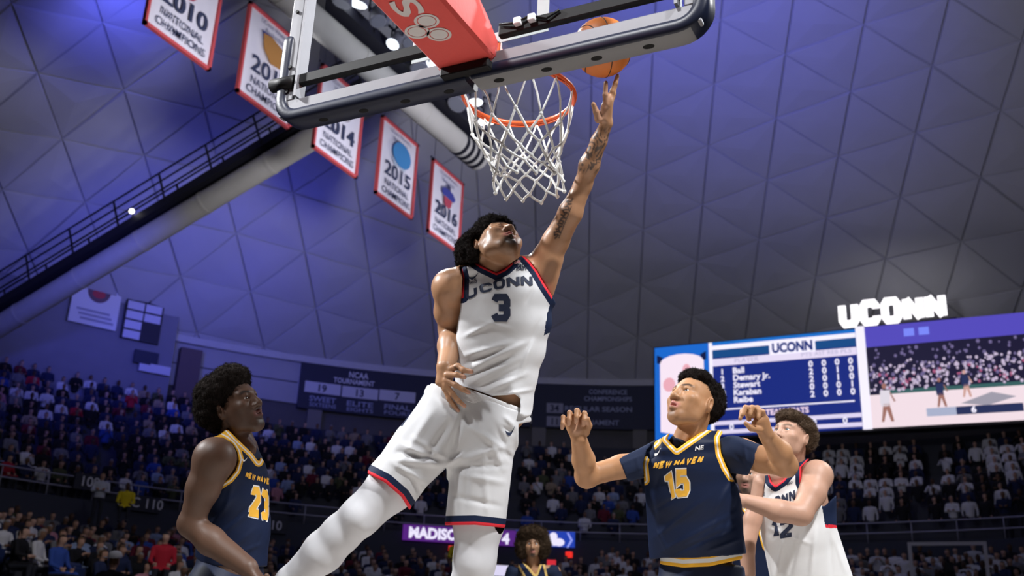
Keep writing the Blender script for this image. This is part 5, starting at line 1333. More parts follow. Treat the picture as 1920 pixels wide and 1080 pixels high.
f5 = h5.paint(SK15, (.40, .15, .13), (.03, .018, .012), (.10, .055, .035), .12, .45)
def paint5(v):
    c = f5(v)
    for a_ in [P(x - 3, y + 18, zf - .045) for (x, y) in ((1097, 778), (1083, 773), (1069, 777), (1057, 785))] + [P(1081, 805, zf - .03)]:
        a = np.clip(1.4 - vdist(v, a_) / .02, 0, .6)[:, None]; c = c * (1 - a) + np.array((.56, .32, .22)) * a
    return c
v, q = F_.mesh(); b15 = np_mesh("body", v, q, m_skin, p15, True, 1, colors=paint5)
h5.eyes(b15, look=(.12, .05, .95))
ax = (h5.l, h5.u, h5.f)
hair_blob("hair", p15, [(h5.p(0, .075, -.040), ax, (.092, .080, .105)), (h5.p(0, .045, -.065), ax, (.092, .085, .080)), (h5.p(0, .105, .030), ax, (.080, .040, .055))], .0045, 5, m_hair, .008, 800,
          [(el(h5.p(0, -.048, .095), ax, (.084, .118, .092)), .008), (el(h5.p(.09, -.01, .01), ax, (.03, .045, .042)), .01), (el(h5.p(-.09, -.01, .01), ax, (.03, .045, .042)), .01), (rc(h5.p(0, -.16, -.04), h5.p(0, -.06, -.03), .09, .08), .01)], 7000, .009)
# undershirt with short sleeves
U = Field(*pbox(1145, 795, 1445, 920, Z5 - .25, Z5 + .2), .0055)
U.add(ec(q5(1288, 838, .02), q5(1290, 870, .02), RT_, .085, .08, .16, .09), .02); U.add(ec(q5(1225, 852, .02), q5(1370, 846, .02), D(0, 0, 1), .075, .045, .08, .05), .03)
U.add(rc(q5(1225, 858, .035), q5(1155, 880, -.02), .080, .066), .03); U.add(rc(q5(1375, 852, .01), q5(1422, 864, -.1), .085, .071), .03)
U.fold([(1165, 870, 1210, 852, .008, .004), (1175, 895, 1210, 880, .008, -.004), (1385, 830, 1420, 845, .008, .004), (1375, 850, 1410, 880, .009, -.004), (1192, 850, 1200, 890, .008, .004), (1395, 835, 1402, 885, .008, .004)])
tuck(U, J15, Z5 + .01, .112, .09, 1000)
U.clip_px([(1159, 860), (1200, 840), (1230, 824), (1262, 812), (1266, 820), (1285, 826), (1305, 820), (1322, 803), (1340, 800), (1390, 808), (1428, 835), (1402, 893), (1385, 925), (1300, 920), (1210, 915), (1180, 908)])
garment("undershirt", U, m_tee, p15)
# jersey
J = Field(*pbox(1190, 790, 1410, 1060, Z5 - .25, Z5 + .25), .005)
secs(J, [(838, 1230, 1358, .095), (870, 1204, 1376, .125), (930, 1206, 1390, .130), (1000, 1212, 1393, .128), (1060, 1214, 1402, .128)], .01, Z5)
J.add(ec(q5(1238, 838, .02), q5(1350, 822, .02), D(0, 0, 1), .105, .030, .105, .034), .03)
J.fold([(1215, 905, 1235, 1000, .014, .006), (1225, 1010, 1330, 930, .014, .006), (1240, 1035, 1380, 960, .014, .007), (1260, 1040, 1385, 985, .010, -.006), (1375, 900, 1340, 960, .013, .006), (1385, 930, 1350, 1010, .012, -.006), (1220, 960, 1300, 915, .012, -.004), (1325, 1035, 1390, 1010, .010, .006), (1225, 985, 1255, 1040, .012, .006), (1240, 880, 1225, 930, .012, -.004), (1310, 1040, 1350, 960, .016, .005)])
J.clip_px(J15)
nk5 = [(1257, 811), (1251, 823), (1269, 842), (1332, 797)]; aR5 = [(1230, 827), (1212, 845), (1205, 870), (1208, 900)]; aL5 = [(1357, 807), (1349, 822), (1352, 850), (1362, 875), (1373, 893)]
m_j15 = cloth_mat("jersey_navy_15", (.009, .0155, .043), GWG(.0245), .5, .03, 90)
j15 = garment("jersey", J, m_j15, p15, lambda v: np.minimum(np.minimum(line_d(v, nk5), line_d(v, aR5)), line_d(v, aL5)))
bv = bvh_of(j15)
for w_, qd in (("NEW", [(1227, 866), (1260, 863), (1257, 876), (1224, 880)]), ("HAVEN", [(1266, 862), (1319, 854), (1315, 868), (1262, 874)])): word_on(j15, bv, w_, qd, m_gold, .30, .85, .25, .15)
we = mat("print_white_edge", (.7, .7, .7), .7)
cast_on("number_edge", np.array([(1244.5, 893), (1259.5, 881), (1262, 892), (1267.5, 932.5), (1258.5, 938.5), (1252, 904), (1246.5, 903.5)]), [(0, 1, 2, 5, 6), (2, 3, 4, 5)], bv, we, j15, .001)
cast_on("number", np.array([(1246.5, 893.5), (1258.5, 884), (1260.5, 893), (1265.5, 931.5), (1260, 935.5), (1254, 901.5), (1247.5, 901)]), [(0, 1, 2, 5, 6), (2, 3, 4, 5)], bv, m_gold, j15, .002)
word_on(j15, bv, "5", [(1266, 880), (1292, 879), (1293, 930), (1266, 933)], m_gold, .22, .6, name="number", outline=(we, .09))
swoosh("swoosh", j15, bv, 1232, 848, 17, 12, m_printw, -.1); small_text(j15, bv, "NE", [(1304, 837), (1320, 834), (1319, 842), (1303, 845)], m_printw, .03)
# striped waistband and shorts
WB = Field(*pbox(1225, 1020, 1410, 1080, Z5 - .22, Z5 + .22), .006)
WB.add(ec(q5(1314, 1030, .01), q5(1316, 1090, .01), RT_, 76 * Z5 / FPX, .125, 79 * Z5 / FPX, .128), .01)
WB.clip_px([(1236, 1030), (1400, 1022), (1393, 1048), (1330, 1062), (1280, 1064), (1237, 1058)])
garment("waistband", WB, cloth_mat("waistband_gold", GOLD, [(.009, (.72, .72, .70))], .6, .03, 60), p15, lambda v: line_d(v, [(1230, 1047), (1280, 1053), (1330, 1051), (1400, 1036)]))
lower_body(p15, P(1316, 1080, Z5 + .01), D(1, 0, 0), V(-.3, -.95, 0), m_navy_shorts, SK15, .195)

# ------------------------------------------------------------------ player in navy, number 23, in profile at the left
p23 = empty("person", P(430, 1060, 4.4) * V(1, 1, 0), "player in navy number 23 kit at the left, seen from the side, looking up", "person")
Z2 = 4.4
def q2_(x, y, dz=0.0): return P(x, y, Z2 + dz)
h2 = Head(q2_(441, 766, .03), (.85, -.42, -.31), (-.395, -.9, .14), 1.13)
sh, el2, wr = q2_(402, 860, -.16), q2_(358, 982, -.19), q2_(465, 1064, -.30)
F_ = Field(*bounds([h2.p(0, .1, -.12), h2.p(0, 0, .14), q2_(325, 820, -.3), q2_(330, 1010, -.3), q2_(500, 1110, -.4), q2_(500, 840, .25)], .06), .0046)
h2.add_to(F_, jaw=1.06, mouth_open=.0008, lips=1.2, nose=1.15, ear=1.1); h2.lids(F_, .25)
F_.add(ec(h2.p(0, -.035, -.035), q2_(452, 838, .03), D(1, 0, .3), .058, .060, .066, .066), .02); F_.add(rc(h2.p(-.045, -.02, -.03), q2_(474, 840, -.02), .018, .016), .02)
F_.add(ec(q2_(415, 852, -.05), q2_(452, 856, .08), D(1, 0, -.3), .05, .035, .05, .035), .03); F_.add(ec(q2_(440, 880, .02), q2_(432, 1060, .02), D(1, 0, 0), .115, .14, .115, .14), .03)
F_.add(rc(sh, sh, .086), .03); F_.add(rc(sh, q2_(381, 915, -.18), .080, .068), .03); F_.add(rc(q2_(381, 915, -.18), el2, .064, .050), .03); F_.add(rc(el2, el2, .050), .02)
F_.add(rc(el2, q2_(395, 1014, -.22), .051, .057), .02); F_.add(rc(q2_(395, 1014, -.22), wr, .058, .040), .02)
F_.add(ec(wr, q2_(490, 1092, -.32), D(.7, .7, 0), .036, .03, .044, .022), .012)
for k in range(4): finger(F_, [q2_(488 + 4 * k, 1098 - 6 * k, -.32), q2_(500 + 4 * k, 1112 - 5 * k, -.31), q2_(500 + 3 * k, 1128 - 4 * k, -.29)], .012, .009)
J23 = [(398, 820), (412, 812), (425, 803), (449, 827), (473, 850), (485, 866), (489, 857), (497, 868), (508, 905), (508, 980), (506, 1062), (440, 1064), (380, 1058), (362, 1040), (366, 1000), (380, 960), (412, 909), (430, 897), (442, 882), (448, 861), (444, 846), (436, 833), (420, 822)]
f2 = h2.paint(SK23, (.15, .06, .055), (.008, .006, .005), (.02, .012, .009), .15, .7)
v, q = F_.mesh(); b23 = np_mesh("body", v, q, m_skin, p23, True, 1, colors=f2)
h2.eyes(b23, look=(-.12, .08, .95))
ax = (h2.l, h2.u, h2.f)
hair_blob("hair", p23, [(h2.p(0, .075, -.030), ax, (.118, .095, .118)), (h2.p(0, .030, -.065), ax, (.115, .105, .100)), (h2.p(0, .11, .025), ax, (.09, .06, .075))], .0045, 9, m_hair, .0095, 1000,
          [(el(h2.p(0, -.045, .095), ax, (.085, .118, .098)), .008), (el(h2.p(-.115, -.01, .005), ax, (.05, .045, .042)), .012), (el(h2.p(.115, -.01, .005), ax, (.05, .045, .042)), .012), (rc(h2.p(0, -.17, -.03), h2.p(0, -.07, -.03), .08, .07), .01)], 9000, .0105)
J = Field(*pbox(350, 795, 520, 1075, Z2 - .25, Z2 + .28), .005)
secs(J, [(840, 408, 484, .13), (875, 385, 497, .155), (920, 376, 502, .160), (990, 374, 504, .155), (1060, 366, 500, .155)], .03, Z2)
J.add(ec(q2_(412, 832, -.08), q2_(462, 838, .14), D(1, .3, -.3), .05, .028, .06, .028), .03); J.add(rc(q2_(425, 850, -.09), q2_(430, 890, -.10), .035, .04), .04)
J.fold([(395, 985, 440, 930, .012, .006), (400, 1010, 470, 960, .014, .007), (420, 1040, 480, 990, .012, .006), (410, 1000, 470, 945, .010, -.006), (430, 1045, 490, 1020, .010, .006), (440, 900, 420, 960, .012, .005), (470, 1050, 490, 1000, .01, -.005)])
J.clip_px(J23)
U = Field(*pbox(405, 800, 505, 900, Z2 - .2, Z2 + .25), .0055); secs(U, [(838, 425, 480, .09), (870, 398, 490, .135), (905, 390, 495, .14)], .03, Z2); U.clip_px([(425, 806), (440, 826), (462, 838), (481, 836), (494, 862), (500, 900), (430, 900), (445, 860)])
garment("undershirt", U, m_tee, p23)
nk2 = [(425, 803), (449, 827), (473, 850), (485, 866), (490, 855)]; ah2 = [(398, 820), (410, 816), (424, 823), (436, 833), (444, 846), (448, 861), (442, 882), (430, 897), (412, 909)]
j23 = garment("jersey", J, cloth_mat("jersey_navy_23", (.009, .0155, .043), GWG(.0205), .5, .03, 90), p23, lambda v: np.minimum(line_d(v, nk2), line_d(v, ah2)))
bv = bvh_of(j23)
word_on(j23, bv, "NEW HAVEN", [(462, 884), (510, 899), (510, 911), (459, 895)], m_gold, .30, .85, .25, .1)
word_on(j23, bv, "2", [(473, 911), (488, 914), (488, 972), (466, 967)], m_gold, .26, .6, name="number", outline=(we, .09)); word_on(j23, bv, "3", [(490, 916), (503, 921), (503, 977), (489, 973)], m_gold, .26, .6, name="number", outline=(we, .09))
swoosh("swoosh", j23, bv, 459, 861, 11, 9, m_printw, .15)
lower_body(p23, P(430, 1068, Z2 + .03), D(.45, 0, .9), V(.85, .5, 0), m_navy_shorts, SK23, .16)

# ------------------------------------------------------------------ player in white, number 12, behind the raised arm
p12 = empty("person", P(1510, 1075, 5.2) * V(1, 1, 0), "fair skinned player in white number 12 kit with forearm held across", "person")
Z1 = 5.2
def q1(x, y, dz=0.0): return P(x, y, Z1 + dz)
h1 = Head(q1(1484, 824, .0), (-.72, -.50, -.48), (.30, -.86, .40), 1.04)
shL, elL, wrL = q1(1532, 892, -.06), q1(1502, 964, -.22), q1(1400, 940, -.20)
F_ = Field(*bounds([h1.p(0, .1, -.12), h1.p(0, 0, .13), q1(1385, 880, .2), q1(1380, 1060, -.3), q1(1575, 1000, .2), q1(1500, 1090, .2)], .07), .005)
h1.add_to(F_, jaw=1.0, mouth_open=.003, lips=.9, nose=.95); h1.lids(F_, .2)
F_.add(ec(h1.p(0, -.035, -.04), q1(1482, 890, .03), RT_, .055, .056, .066, .06), .02); F_.add(rc(h1.p(.045, -.03, -.03), q1(1472, 888, -.03), .016, .015), .02)
F_.add(ec(q1(1430, 905, .03), q1(1530, 890, .02), D(0, 0, 1), .065, .05, .07, .055), .03); F_.add(ec(q1(1490, 930, .03), q1(1515, 1085, .03), RT_, .165, .09, .17, .09), .03)
F_.add(rc(shL, shL, .078), .02); F_.add(rc(shL, q1(1523, 925, -.14), .074, .066), .02); F_.add(rc(q1(1523, 925, -.14), elL, .064, .054), .02); F_.add(rc(elL, q1(1460, 958, -.23), .055, .054), .02); F_.add(rc(q1(1460, 958, -.23), wrL, .053, .034), .02)
F_.add(ec(wrL, q1(1378, 936, -.18), D(0, 1, 0), .03, .026, .036, .02), .01)
for k in range(4): finger(F_, [q1(1378, 926 + 6 * k, -.18), q1(1366, 925 + 6 * k, -.19), q1(1356, 928 + 6 * k, -.16)], .011, .009)
F_.add(rc(q1(1436, 912, .03), q1(1429, 922, .02), .05, .050), .02); F_.add(rc(q1(1429, 922, .02), q1(1411, 975, -.02), .050, .045), .02); F_.add(rc(q1(1411, 975, -.02), q1(1400, 1030, -.08), .045, .038), .02); F_.add(rc(q1(1400, 1030, -.08), q1(1404, 1075, -.12), .040, .034), .02)
f1 = h1.paint(SK12, (.52, .20, .17), (.12, .075, .045), (.30, .19, .13), .12, .2)
v, q = F_.mesh(); b12 = np_mesh("body", v, q, m_skin, p12, True, 1, colors=f1); h1.eyes(b12, (.08, .10, .10), look=(.1, .05, .95))
ax = (h1.l, h1.u, h1.f); m_brown = mat("hair_brown", (.085, .052, .030), .7, spec=.3)
hair_blob("hair", p12, [(h1.p(0, .068, -.025), ax, (.088, .070, .105)), (h1.p(0, .035, -.055), ax, (.088, .085, .075)), (h1.p(0, .095, .055), ax, (.062, .030, .045))], .005, 13, m_brown, .008, 500,
          [(el(h1.p(0, -.045, .100), ax, (.082, .112, .098)), .006), (el(h1.p(.09, -.02, .012), ax, (.03, .05, .042)), .01), (el(h1.p(-.09, -.02, .012), ax, (.03, .05, .042)), .01), (rc(h1.p(0, -.17, -.04), h1.p(0, -.075, -.03), .09, .085), .01)], 9000, .014, .12)
J12 = [(1427, 893), (1443, 890), (1446, 903), (1454, 911), (1468, 901), (1485, 880), (1499, 860), (1518, 860), (1502, 877), (1502, 905), (1515, 935), (1545, 950), (1568, 928), (1569, 990), (1602, 1090), (1445, 1090), (1424, 985), (1418, 935)]
J = Field(*pbox(1405, 850, 1615, 1100, Z1 - .25, Z1 + .28), .0055)
secs(J, [(895, 1428, 1545, .105), (935, 1418, 1566, .13), (1000, 1422, 1572, .135), (1100, 1443, 1608, .14)], .02, Z1)
J.add(ec(q1(1438, 905, .03), q1(1512, 880, .03), D(0, 0, 1), .11, .034, .11, .034), .03)
J.fold([(1470, 1010, 1455, 1080, .014, .008), (1500, 1000, 1480, 1080, .014, -.007), (1530, 990, 1520, 1080, .016, .008), (1555, 1000, 1560, 1080, .014, -.006), (1440, 990, 1520, 1020, .012, .006), (1565, 1010, 1585, 1075, .012, .006)])
J.clip_px(J12)
nk1 = [(1443, 890), (1446, 903), (1454, 911), (1468, 901), (1485, 880), (1499, 860)]; a1L = [(1518, 860), (1502, 877), (1502, 905), (1515, 935)]; a1R = [(1427, 893), (1419, 935)]; a1U = [(1545, 950), (1568, 928)]
pan1, red1 = [(1538, 934), (1575, 925), (1575, 985), (1546, 983)], [(1546, 983), (1575, 985), (1575, 992), (1548, 990)]
def trim1(v):
    t = np.minimum(np.minimum(line_d(v, nk1), line_d(v, a1L)), line_d(v, a1R)); t = np.where(poly_sd(v, pan1) < 0, .02, t); return np.where(poly_sd(v, red1) < 0, .002, t)
j12 = garment("jersey", J, cloth_mat("jersey_white_12", (.78, .78, .78), [(.0085, RED), (.029, NAVY)], .7, .03, 90), p12, trim1)
bv = bvh_of(j12)
word_on(j12, bv, "UCONN", [(1424, 944), (1490, 916), (1492, 938), (1426, 966)], m_printn, .25, .9); word_on(j12, bv, "1", [(1445, 972), (1460, 974), (1463, 1011), (1450, 1014)], m_printn, .4, .45, name="number"); word_on(j12, bv, "2", [(1462, 976), (1487, 972), (1487, 1006), (1463, 1010)], m_printn, .24, .7, name="number")
small_text(j12, bv, "BIG", [(1476, 905), (1486, 901), (1486, 906), (1476, 910)], m_printn); small_text(j12, bv, "BE THE CHANGE", [(1424, 925), (1434, 923), (1434, 930), (1424, 932)], m_printn); swoosh("swoosh", j12, bv, 1430, 918, 10, 7, m_printn, .1)
lower_body(p12, P(1530, 1110, Z1 + .02), D(1, 0, 0), V(-.4, -.9, 0), mat("shorts_white_plain", (.75, .75, .76), .7), SK12, .2)

# ------------------------------------------------------------------ navy player half hidden behind number 12
pb = empty("person", P(1415, 1060, 6.2) * V(1, 1, 0), "navy player mostly hidden between number 15 and number 12, bearded face showing", "person")
ZB_ = 6.2
def qb(x, y, dz=0.0): return P(x, y, ZB_ + dz)
hb = Head(qb(1410, 892, .0), (-.62, -.16, -.77), (.05, -.97, .15), 1.05)
F_ = Field(*bounds([hb.p(0, .1, -.1), hb.p(0, 0, .13), qb(1345, 940, .15), qb(1480, 1075, -.15)], .08), .0065)
hb.add_to(F_, mouth_open=.002); hb.lids(F_, .2)
F_.add(ec(hb.p(0, -.05, -.03), qb(1412, 945, .02), RT_, .058, .058, .068, .06), .02); F_.add(ec(qb(1365, 965, .02), qb(1465, 965, .02), D(0, 0, 1), .06, .05, .06, .05), .03); F_.add(ec(qb(1415, 985, .02), qb(1415, 1085, .02), RT_, .16, .09, .15, .09), .03)
for s_ in (-1, 1): F_.add(rc(qb(1415 + s_ * 62, 970, .02), qb(1415 + s_ * 72, 1060, -.02), .062, .045), .02)
v, q = F_.mesh(); bb = np_mesh("body", v, q, m_skin, pb, True, 1, colors=hb.paint((.52, .31, .22), (.42, .18, .15), (.03, .02, .015), (.06, .04, .03), .55, .9)); hb.eyes(bb, look=(-.2, .1, .9))
ax = (hb.l, hb.u, hb.f); hair_blob("hair", pb, [(hb.p(0, .06, -.03), ax, (.086, .075, .102))], .006, 17, m_hair, .007, 300, [(el(hb.p(0, -.04, .095), ax, (.084, .112, .098)), .006), (rc(hb.p(0, -.17, -.04), hb.p(0, -.06, -.03), .09, .085), .01)], 2000, .008)
J = Field(*pbox(1345, 930, 1480, 1090, ZB_ - .22, ZB_ + .22), .007); secs(J, [(965, 1372, 1458, .1), (1000, 1366, 1464, .12), (1095, 1362, 1466, .125)], .02, ZB_)
J.clip_px([(1380, 952), (1395, 948), (1412, 970), (1430, 948), (1447, 952), (1432, 975), (1430, 1000), (1437, 1025), (1452, 1040), (1462, 1060), (1466, 1095), (1360, 1095), (1364, 1040), (1385, 1010), (1390, 975)])
nkb = [(1395, 948), (1412, 970), (1430, 948)]; ahb = [(1447, 952), (1432, 975), (1430, 1000), (1437, 1025), (1452, 1040)]
garment("jersey", J, MATS["jersey_navy_15"], pb, lambda v: np.minimum(line_d(v, nkb), line_d(v, ahb)))
lower_body(pb, P(1415, 1095, ZB_ + .02), D(1, 0, 0), V(-.5, -.85, 0), m_navy_shorts, (.52, .31, .22), .17)

# ------------------------------------------------------------------ curly haired player in the distance
pc = empty("person", P(1000, 1080, 9.5) * V(1, 1, 0), "curly haired player in navy kit standing far back between the white legs", "person")
ZC = 9.5
def qc(x, y, dz=0.0): return P(x, y, ZC + dz)
hc = Head(qc(999, 1022, .0), (-.04, -.22, -.97), (.0, -.97, .22), 1.0)
F_ = Field(*bounds([hc.p(0, .1, -.1), hc.p(0, 0, .13), qc(945, 1050, .15), qc(1048, 1110, -.15)], .08), .007)
hc.add_to(F_, mouth_open=.003, lips=1.1, nose=1.1, ear=1.3)
F_.add(ec(hc.p(0, -.04, -.03), qc(1000, 1070, .02), RT_, .058, .058, .07, .06), .02); F_.add(ec(qc(965, 1066, .02), qc(1033, 1068, .02), D(0, 0, 1), .05, .04, .05, .04), .03); F_.add(ec(qc(1000, 1075, .02), qc(1000, 1125, .02), RT_, .15, .08, .15, .08), .03)
for s_ in (-1, 1): F_.add(rc(qc(1000 + s_ * 40, 1072, .02), qc(1000 + s_ * 47, 1120, -.0), .058, .045), .02)
v, q = F_.mesh(); bc = np_mesh("body", v, q, m_skin, pc, True, 1, colors=hc.paint(SKC, (.42, .17, .14), (.03, .02, .015), (.06, .04, .03), .15, 1.0)); hc.eyes(bc, look=(0, .2, .9))
ax = (hc.l, hc.u, hc.f); m_curl = mat("hair_dark_brown", (.045, .028, .016), .85, spec=.15)
hair_blob("hair", pc, [(hc.p(0, .055, -.035), ax, (.150, .125, .120)), (hc.p(-.085, -.01, -.02), ax, (.075, .11, .085)), (hc.p(.085, -.01, -.02), ax, (.075, .11, .085)), (hc.p(0, .11, .03), ax, (.11, .06, .075))], .007, 21, m_curl, .016, 500,
          [(el(hc.p(0, -.045, .115), ax, (.072, .105, .110)), .008), (rc(hc.p(0, -.19, -.02), hc.p(0, -.07, -.02), .075, .06), .01)], 5000, .02)
U = Field(*pbox(940, 1040, 1052, 1095, ZC - .2, ZC + .2), .008); U.add(ec(qc(962, 1070, .02), qc(1036, 1072, .02), D(0, 0, 1), .065, .055, .065, .055), .02)
for s_ in (-1, 1): U.add(rc(qc(1000 + s_ * 38, 1073, .02), qc(1000 + s_ * 46, 1100, .0), .068, .066), .02)
garment("undershirt", U, m_tee, pc)
J = Field(*pbox(950, 1035, 1045, 1115, ZC - .22, ZC + .22), .008); secs(J, [(1066, 974, 1024, .1), (1080, 966, 1034, .12), (1125, 968, 1032, .12)], .01, ZC); J.add(ec(qc(978, 1060, .02), qc(1018, 1062, .02), D(0, 0, 1), .1, .035, .1, .035), .03)
J.clip_px([(964, 1052), (977, 1045), (1004, 1078), (1012, 1058), (1022, 1058), (1027, 1080), (1030, 1120), (985, 1120), (981, 1080)])
nkc = [(977, 1045), (1004, 1078), (1012, 1058)]; ac1 = [(964, 1052), (981, 1080), (985, 1110)]; ac2 = [(1022, 1058), (1027, 1080), (1030, 1110)]
garment("jersey", J, cloth_mat("jersey_navy_far", (.012, .020, .055), [(.022, (.70, .48, .16))], .6, .03, 60), pc, lambda v: np.minimum(np.minimum(line_d(v, nkc), line_d(v, ac1)), line_d(v, ac2)))
lower_body(pc, P(1000, 1140, ZC), D(1, 0, 0), V(0.1, -.99, 0), m_navy_shorts, SKC, .17)
# ------------------------------------------------------------------ the crowd
def tone_mat(name, ramp, rough=.75, use_color=False):
    m = bpy.data.materials.new(name); m.use_nodes = True; nt = m.node_tree; b = nt.nodes["Principled BSDF"]; b.inputs["Roughness"].default_value = rough; b.inputs["Specular IOR Level"].default_value = .2
    oi = nt.nodes.new("ShaderNodeObjectInfo")
    if use_color: nt.links.new(oi.outputs["Color"], b.inputs["Base Color"])
    else:
        cr = nt.nodes.new("ShaderNodeValToRGB"); cr.color_ramp.interpolation = 'CONSTANT'; nt.links.new(oi.outputs["Random"], cr.inputs[0])
        while len(cr.color_ramp.elements) < len(ramp): cr.color_ramp.elements.new(.5)
        for k, c in enumerate(ramp): cr.color_ramp.elements[k].position = k / len(ramp); cr.color_ramp.elements[k].color = tuple(c) + (1,)
        nt.links.new(cr.outputs[0], b.inputs["Base Color"])
    return m
SKINS = [(.50, .30, .22), (.42, .24, .17), (.55, .34, .26), (.20, .11, .07), (.48, .28, .20), (.10, .055, .04)]
HAIRS = [(.03, .02, .015), (.10, .06, .035), (.02, .02, .02), (.25, .24, .23), (.16, .09, .045), (.05, .03, .02)]
cm = [tone_mat("spectator_skin", SKINS), tone_mat("spectator_hair", HAIRS, .8), tone_mat("spectator_top", None, .85, True), mat("spectator_trousers", (.02, .022, .035), .85)]
def person_geo(pose, h_, legs=True):
    """low figure facing -Y with the feet at z = 0: verts, quads, material of each quad"""
    st = pose in ("stand", "clap", "cross"); zs = .92 if st else .48; F_ = Field((-.42, -.62, -.05), (.42, .30, zs + 1.05), h_); X = V(1, 0, 0)
    sh_ = zs + .50; le = -.08 if pose == "lean" else 0.0
    F_.add(ec(V(0, 0, zs + .02), V(0, le, sh_ - .08), X, .155, .11, .19, .115), .04); F_.add(ec(V(-.15, le, sh_), V(.15, le, sh_), V(0, 1, 0), .07, .06, .07, .06), .04)
    F_.add(rc(V(0, le - .01, sh_ + .03), V(0, le - .03, sh_ + .13), .055), .02); hc_ = V(0, le - .04, sh_ + .22)
    F_.add(el(hc_, (X, V(0, 1, 0), V(0, 0, 1)), (.078, .098, .118)), .02); F_.add(rc(hc_ + V(0, -.095, -.02), hc_ + V(0, -.105, -.03), .016), .01)
    hands = []
    for s_ in (-1, 1):
        a = V(s_ * .21, le, sh_ - .02)
        e_, w_ = {"sit": (V(s_ * .25, -.08, sh_ - .29), V(s_ * .14, -.30, zs + .12)), "lean": (V(s_ * .27, -.16, sh_ - .26), V(s_ * .07, -.36, sh_ - .30)), "phone": (V(s_ * .24, -.1, sh_ - .28), V(s_ * .06, -.27, sh_ - .06)),
                 "stand": (V(s_ * .27, .02, sh_ - .30), V(s_ * .24, -.12, sh_ - .55)), "clap": (V(s_ * .28, -.14, sh_ - .22), V(s_ * .05, -.34, sh_ - .05)), "cross": (V(s_ * .25, -.08, sh_ - .27), V(-s_ * .10, -.2, sh_ - .22))}[pose]
        F_.add(rc(a, e_, .058, .046), .03); F_.add(rc(e_, w_, .045, .034), .02); F_.add(rc(w_, w_ + V(-s_ * .02, -.05, .02), .036, .03), .02); hands.append(w_ + V(-s_ * .01, -.03, .01))
        if legs:
            if st: F_.add(rc(V(s_ * .09, 0, zs), V(s_ * .10, -.02, .48), .088, .062), .03); F_.add(rc(V(s_ * .10, -.02, .48), V(s_ * .10, .02, .08), .06, .045), .02)
            else: F_.add(rc(V(s_ * .09, -.02, zs), V(s_ * .12, -.42, zs + .02), .085, .066), .03); F_.add(rc(V(s_ * .12, -.42, zs + .02), V(s_ * .12, -.42, .08), .062, .045), .02)
            yf = .02 if st else -.42; F_.add(rc(V(s_ * .11, yf, .05), V(s_ * .12, yf - .15, .04), .05, .04), .02)
    v, q = F_.mesh(); c = v[q].mean(1); mi = np.full(len(q), 2)
    mi[c[:, 2] < zs + .03] = 3
    head = c[:, 2] > sh_ + .075; mi[head] = 0
    mi[head & ((c[:, 2] > hc_[2] + .055) | ((c[:, 1] > hc_[1] + .01) & (c[:, 2] > hc_[2] - .06)))] = 1
    for hnd in hands: mi[np.linalg.norm(c - hnd, axis=1) < .075] = 0
    return v, q, mi
POSES = ["sit", "lean", "phone", "stand", "clap", "cross"]
def spec_mesh(pose):
    v, q, mi = person_geo(pose, .022); o = np_mesh("spectator", v, q, cm, None, True, 1); me = o.data; me.polygons.foreach_set("material_index", mi.astype(np.int32)); bpy.data.objects.remove(o); return me
SM = {p: spec_mesh(p) for p in POSES}
far_geo = {p: person_geo(p, .05, legs=False) for p in POSES}
TOPS = {"navy": (.018, .026, .07), "black": (.012, .012, .015), "grey": (.16, .16, .17), "white": (.62, .62, .64), "red": (.42, .02, .04), "maroon": (.13, .015, .03), "royal blue": (.03, .07, .30), "tan": (.30, .23, .16), "pale blue": (.25, .32, .48), "olive": (.07, .08, .04), "pink": (.45, .2, .25)}
WT_L = [("navy", 32), ("black", 34), ("grey", 12), ("white", 15), ("red", 2), ("maroon", 4), ("royal blue", 3), ("tan", 3), ("pale blue", 3), ("olive", 3), ("pink", 1)]
WT_S = [("white", 46), ("navy", 20), ("black", 28), ("grey", 6)]
rg = random.Random(21)
def pick(wt):
    t = rg.uniform(0, sum(w for _, w in wt))
    for n_, w in wt:
        t -= w
        if t <= 0: return n_
    return wt[0][0]
# flip seats
m_seat = mat("seat_blue_plastic", (.018, .035, .12), .45); m_badge = mat("seat_badge", (.55, .55, .62), .6)
def seat_meshes():
    out = []
    for nm, f, m in (("backrest", lambda b: b.loft([[(-.23, .05, z), (.23, .05, z), (.21, .09 + .02, z), (-.21, .11, z)] for z in (.40, .55, .78)] + [[(-.19, .06, .84), (.19, .06, .84), (.18, .1, .84), (-.18, .1, .84)]]), m_seat),
                     ("seat_pan", lambda b: b.hexa([(-.21, -.06, .40), (.21, -.06, .40), (.21, .03, .37), (-.21, .03, .37), (-.2, -.10, .72), (.2, -.10, .72), (.2, -.05, .73), (-.2, -.05, .73)]), m_seat),
                     ("badge", lambda b: b.add([(.045 * math.cos(a), .044, .70 + .05 * math.sin(a)) for a in np.linspace(0, 6.28, 10, endpoint=False)], [tuple(range(10))]), m_badge),
                     ("foot", lambda b: b.box((-.03, .03, 0), (.03, .09, .42)), m_blk)):
        b = MB(); f(b); o = b.build(nm, m); me = o.data; bpy.data.objects.remove(o); out.append((nm, me))
    return out
SEATS = seat_meshes()
_u = "zero first second third fourth fifth sixth seventh eighth ninth tenth eleventh twelfth thirteenth fourteenth fifteenth sixteenth seventeenth eighteenth nineteenth".split()
_t = {2: ("twentieth", "twenty"), 3: ("thirtieth", "thirty"), 4: ("fortieth", "forty"), 5: ("fiftieth", "fifty"), 6: ("sixtieth", "sixty"), 7: ("seventieth", "seventy"), 8: ("eightieth", "eighty"), 9: ("ninetieth", "ninety")}
def ORD(n):
    if n >= 100: return "hundred-and-" + ORD(n - 100) if n > 100 else "hundredth"
    if n < 20: return _u[n]
    return _t[n // 10][0] if n % 10 == 0 else _t[n // 10][1] + "-" + _u[n % 10]
slots = []
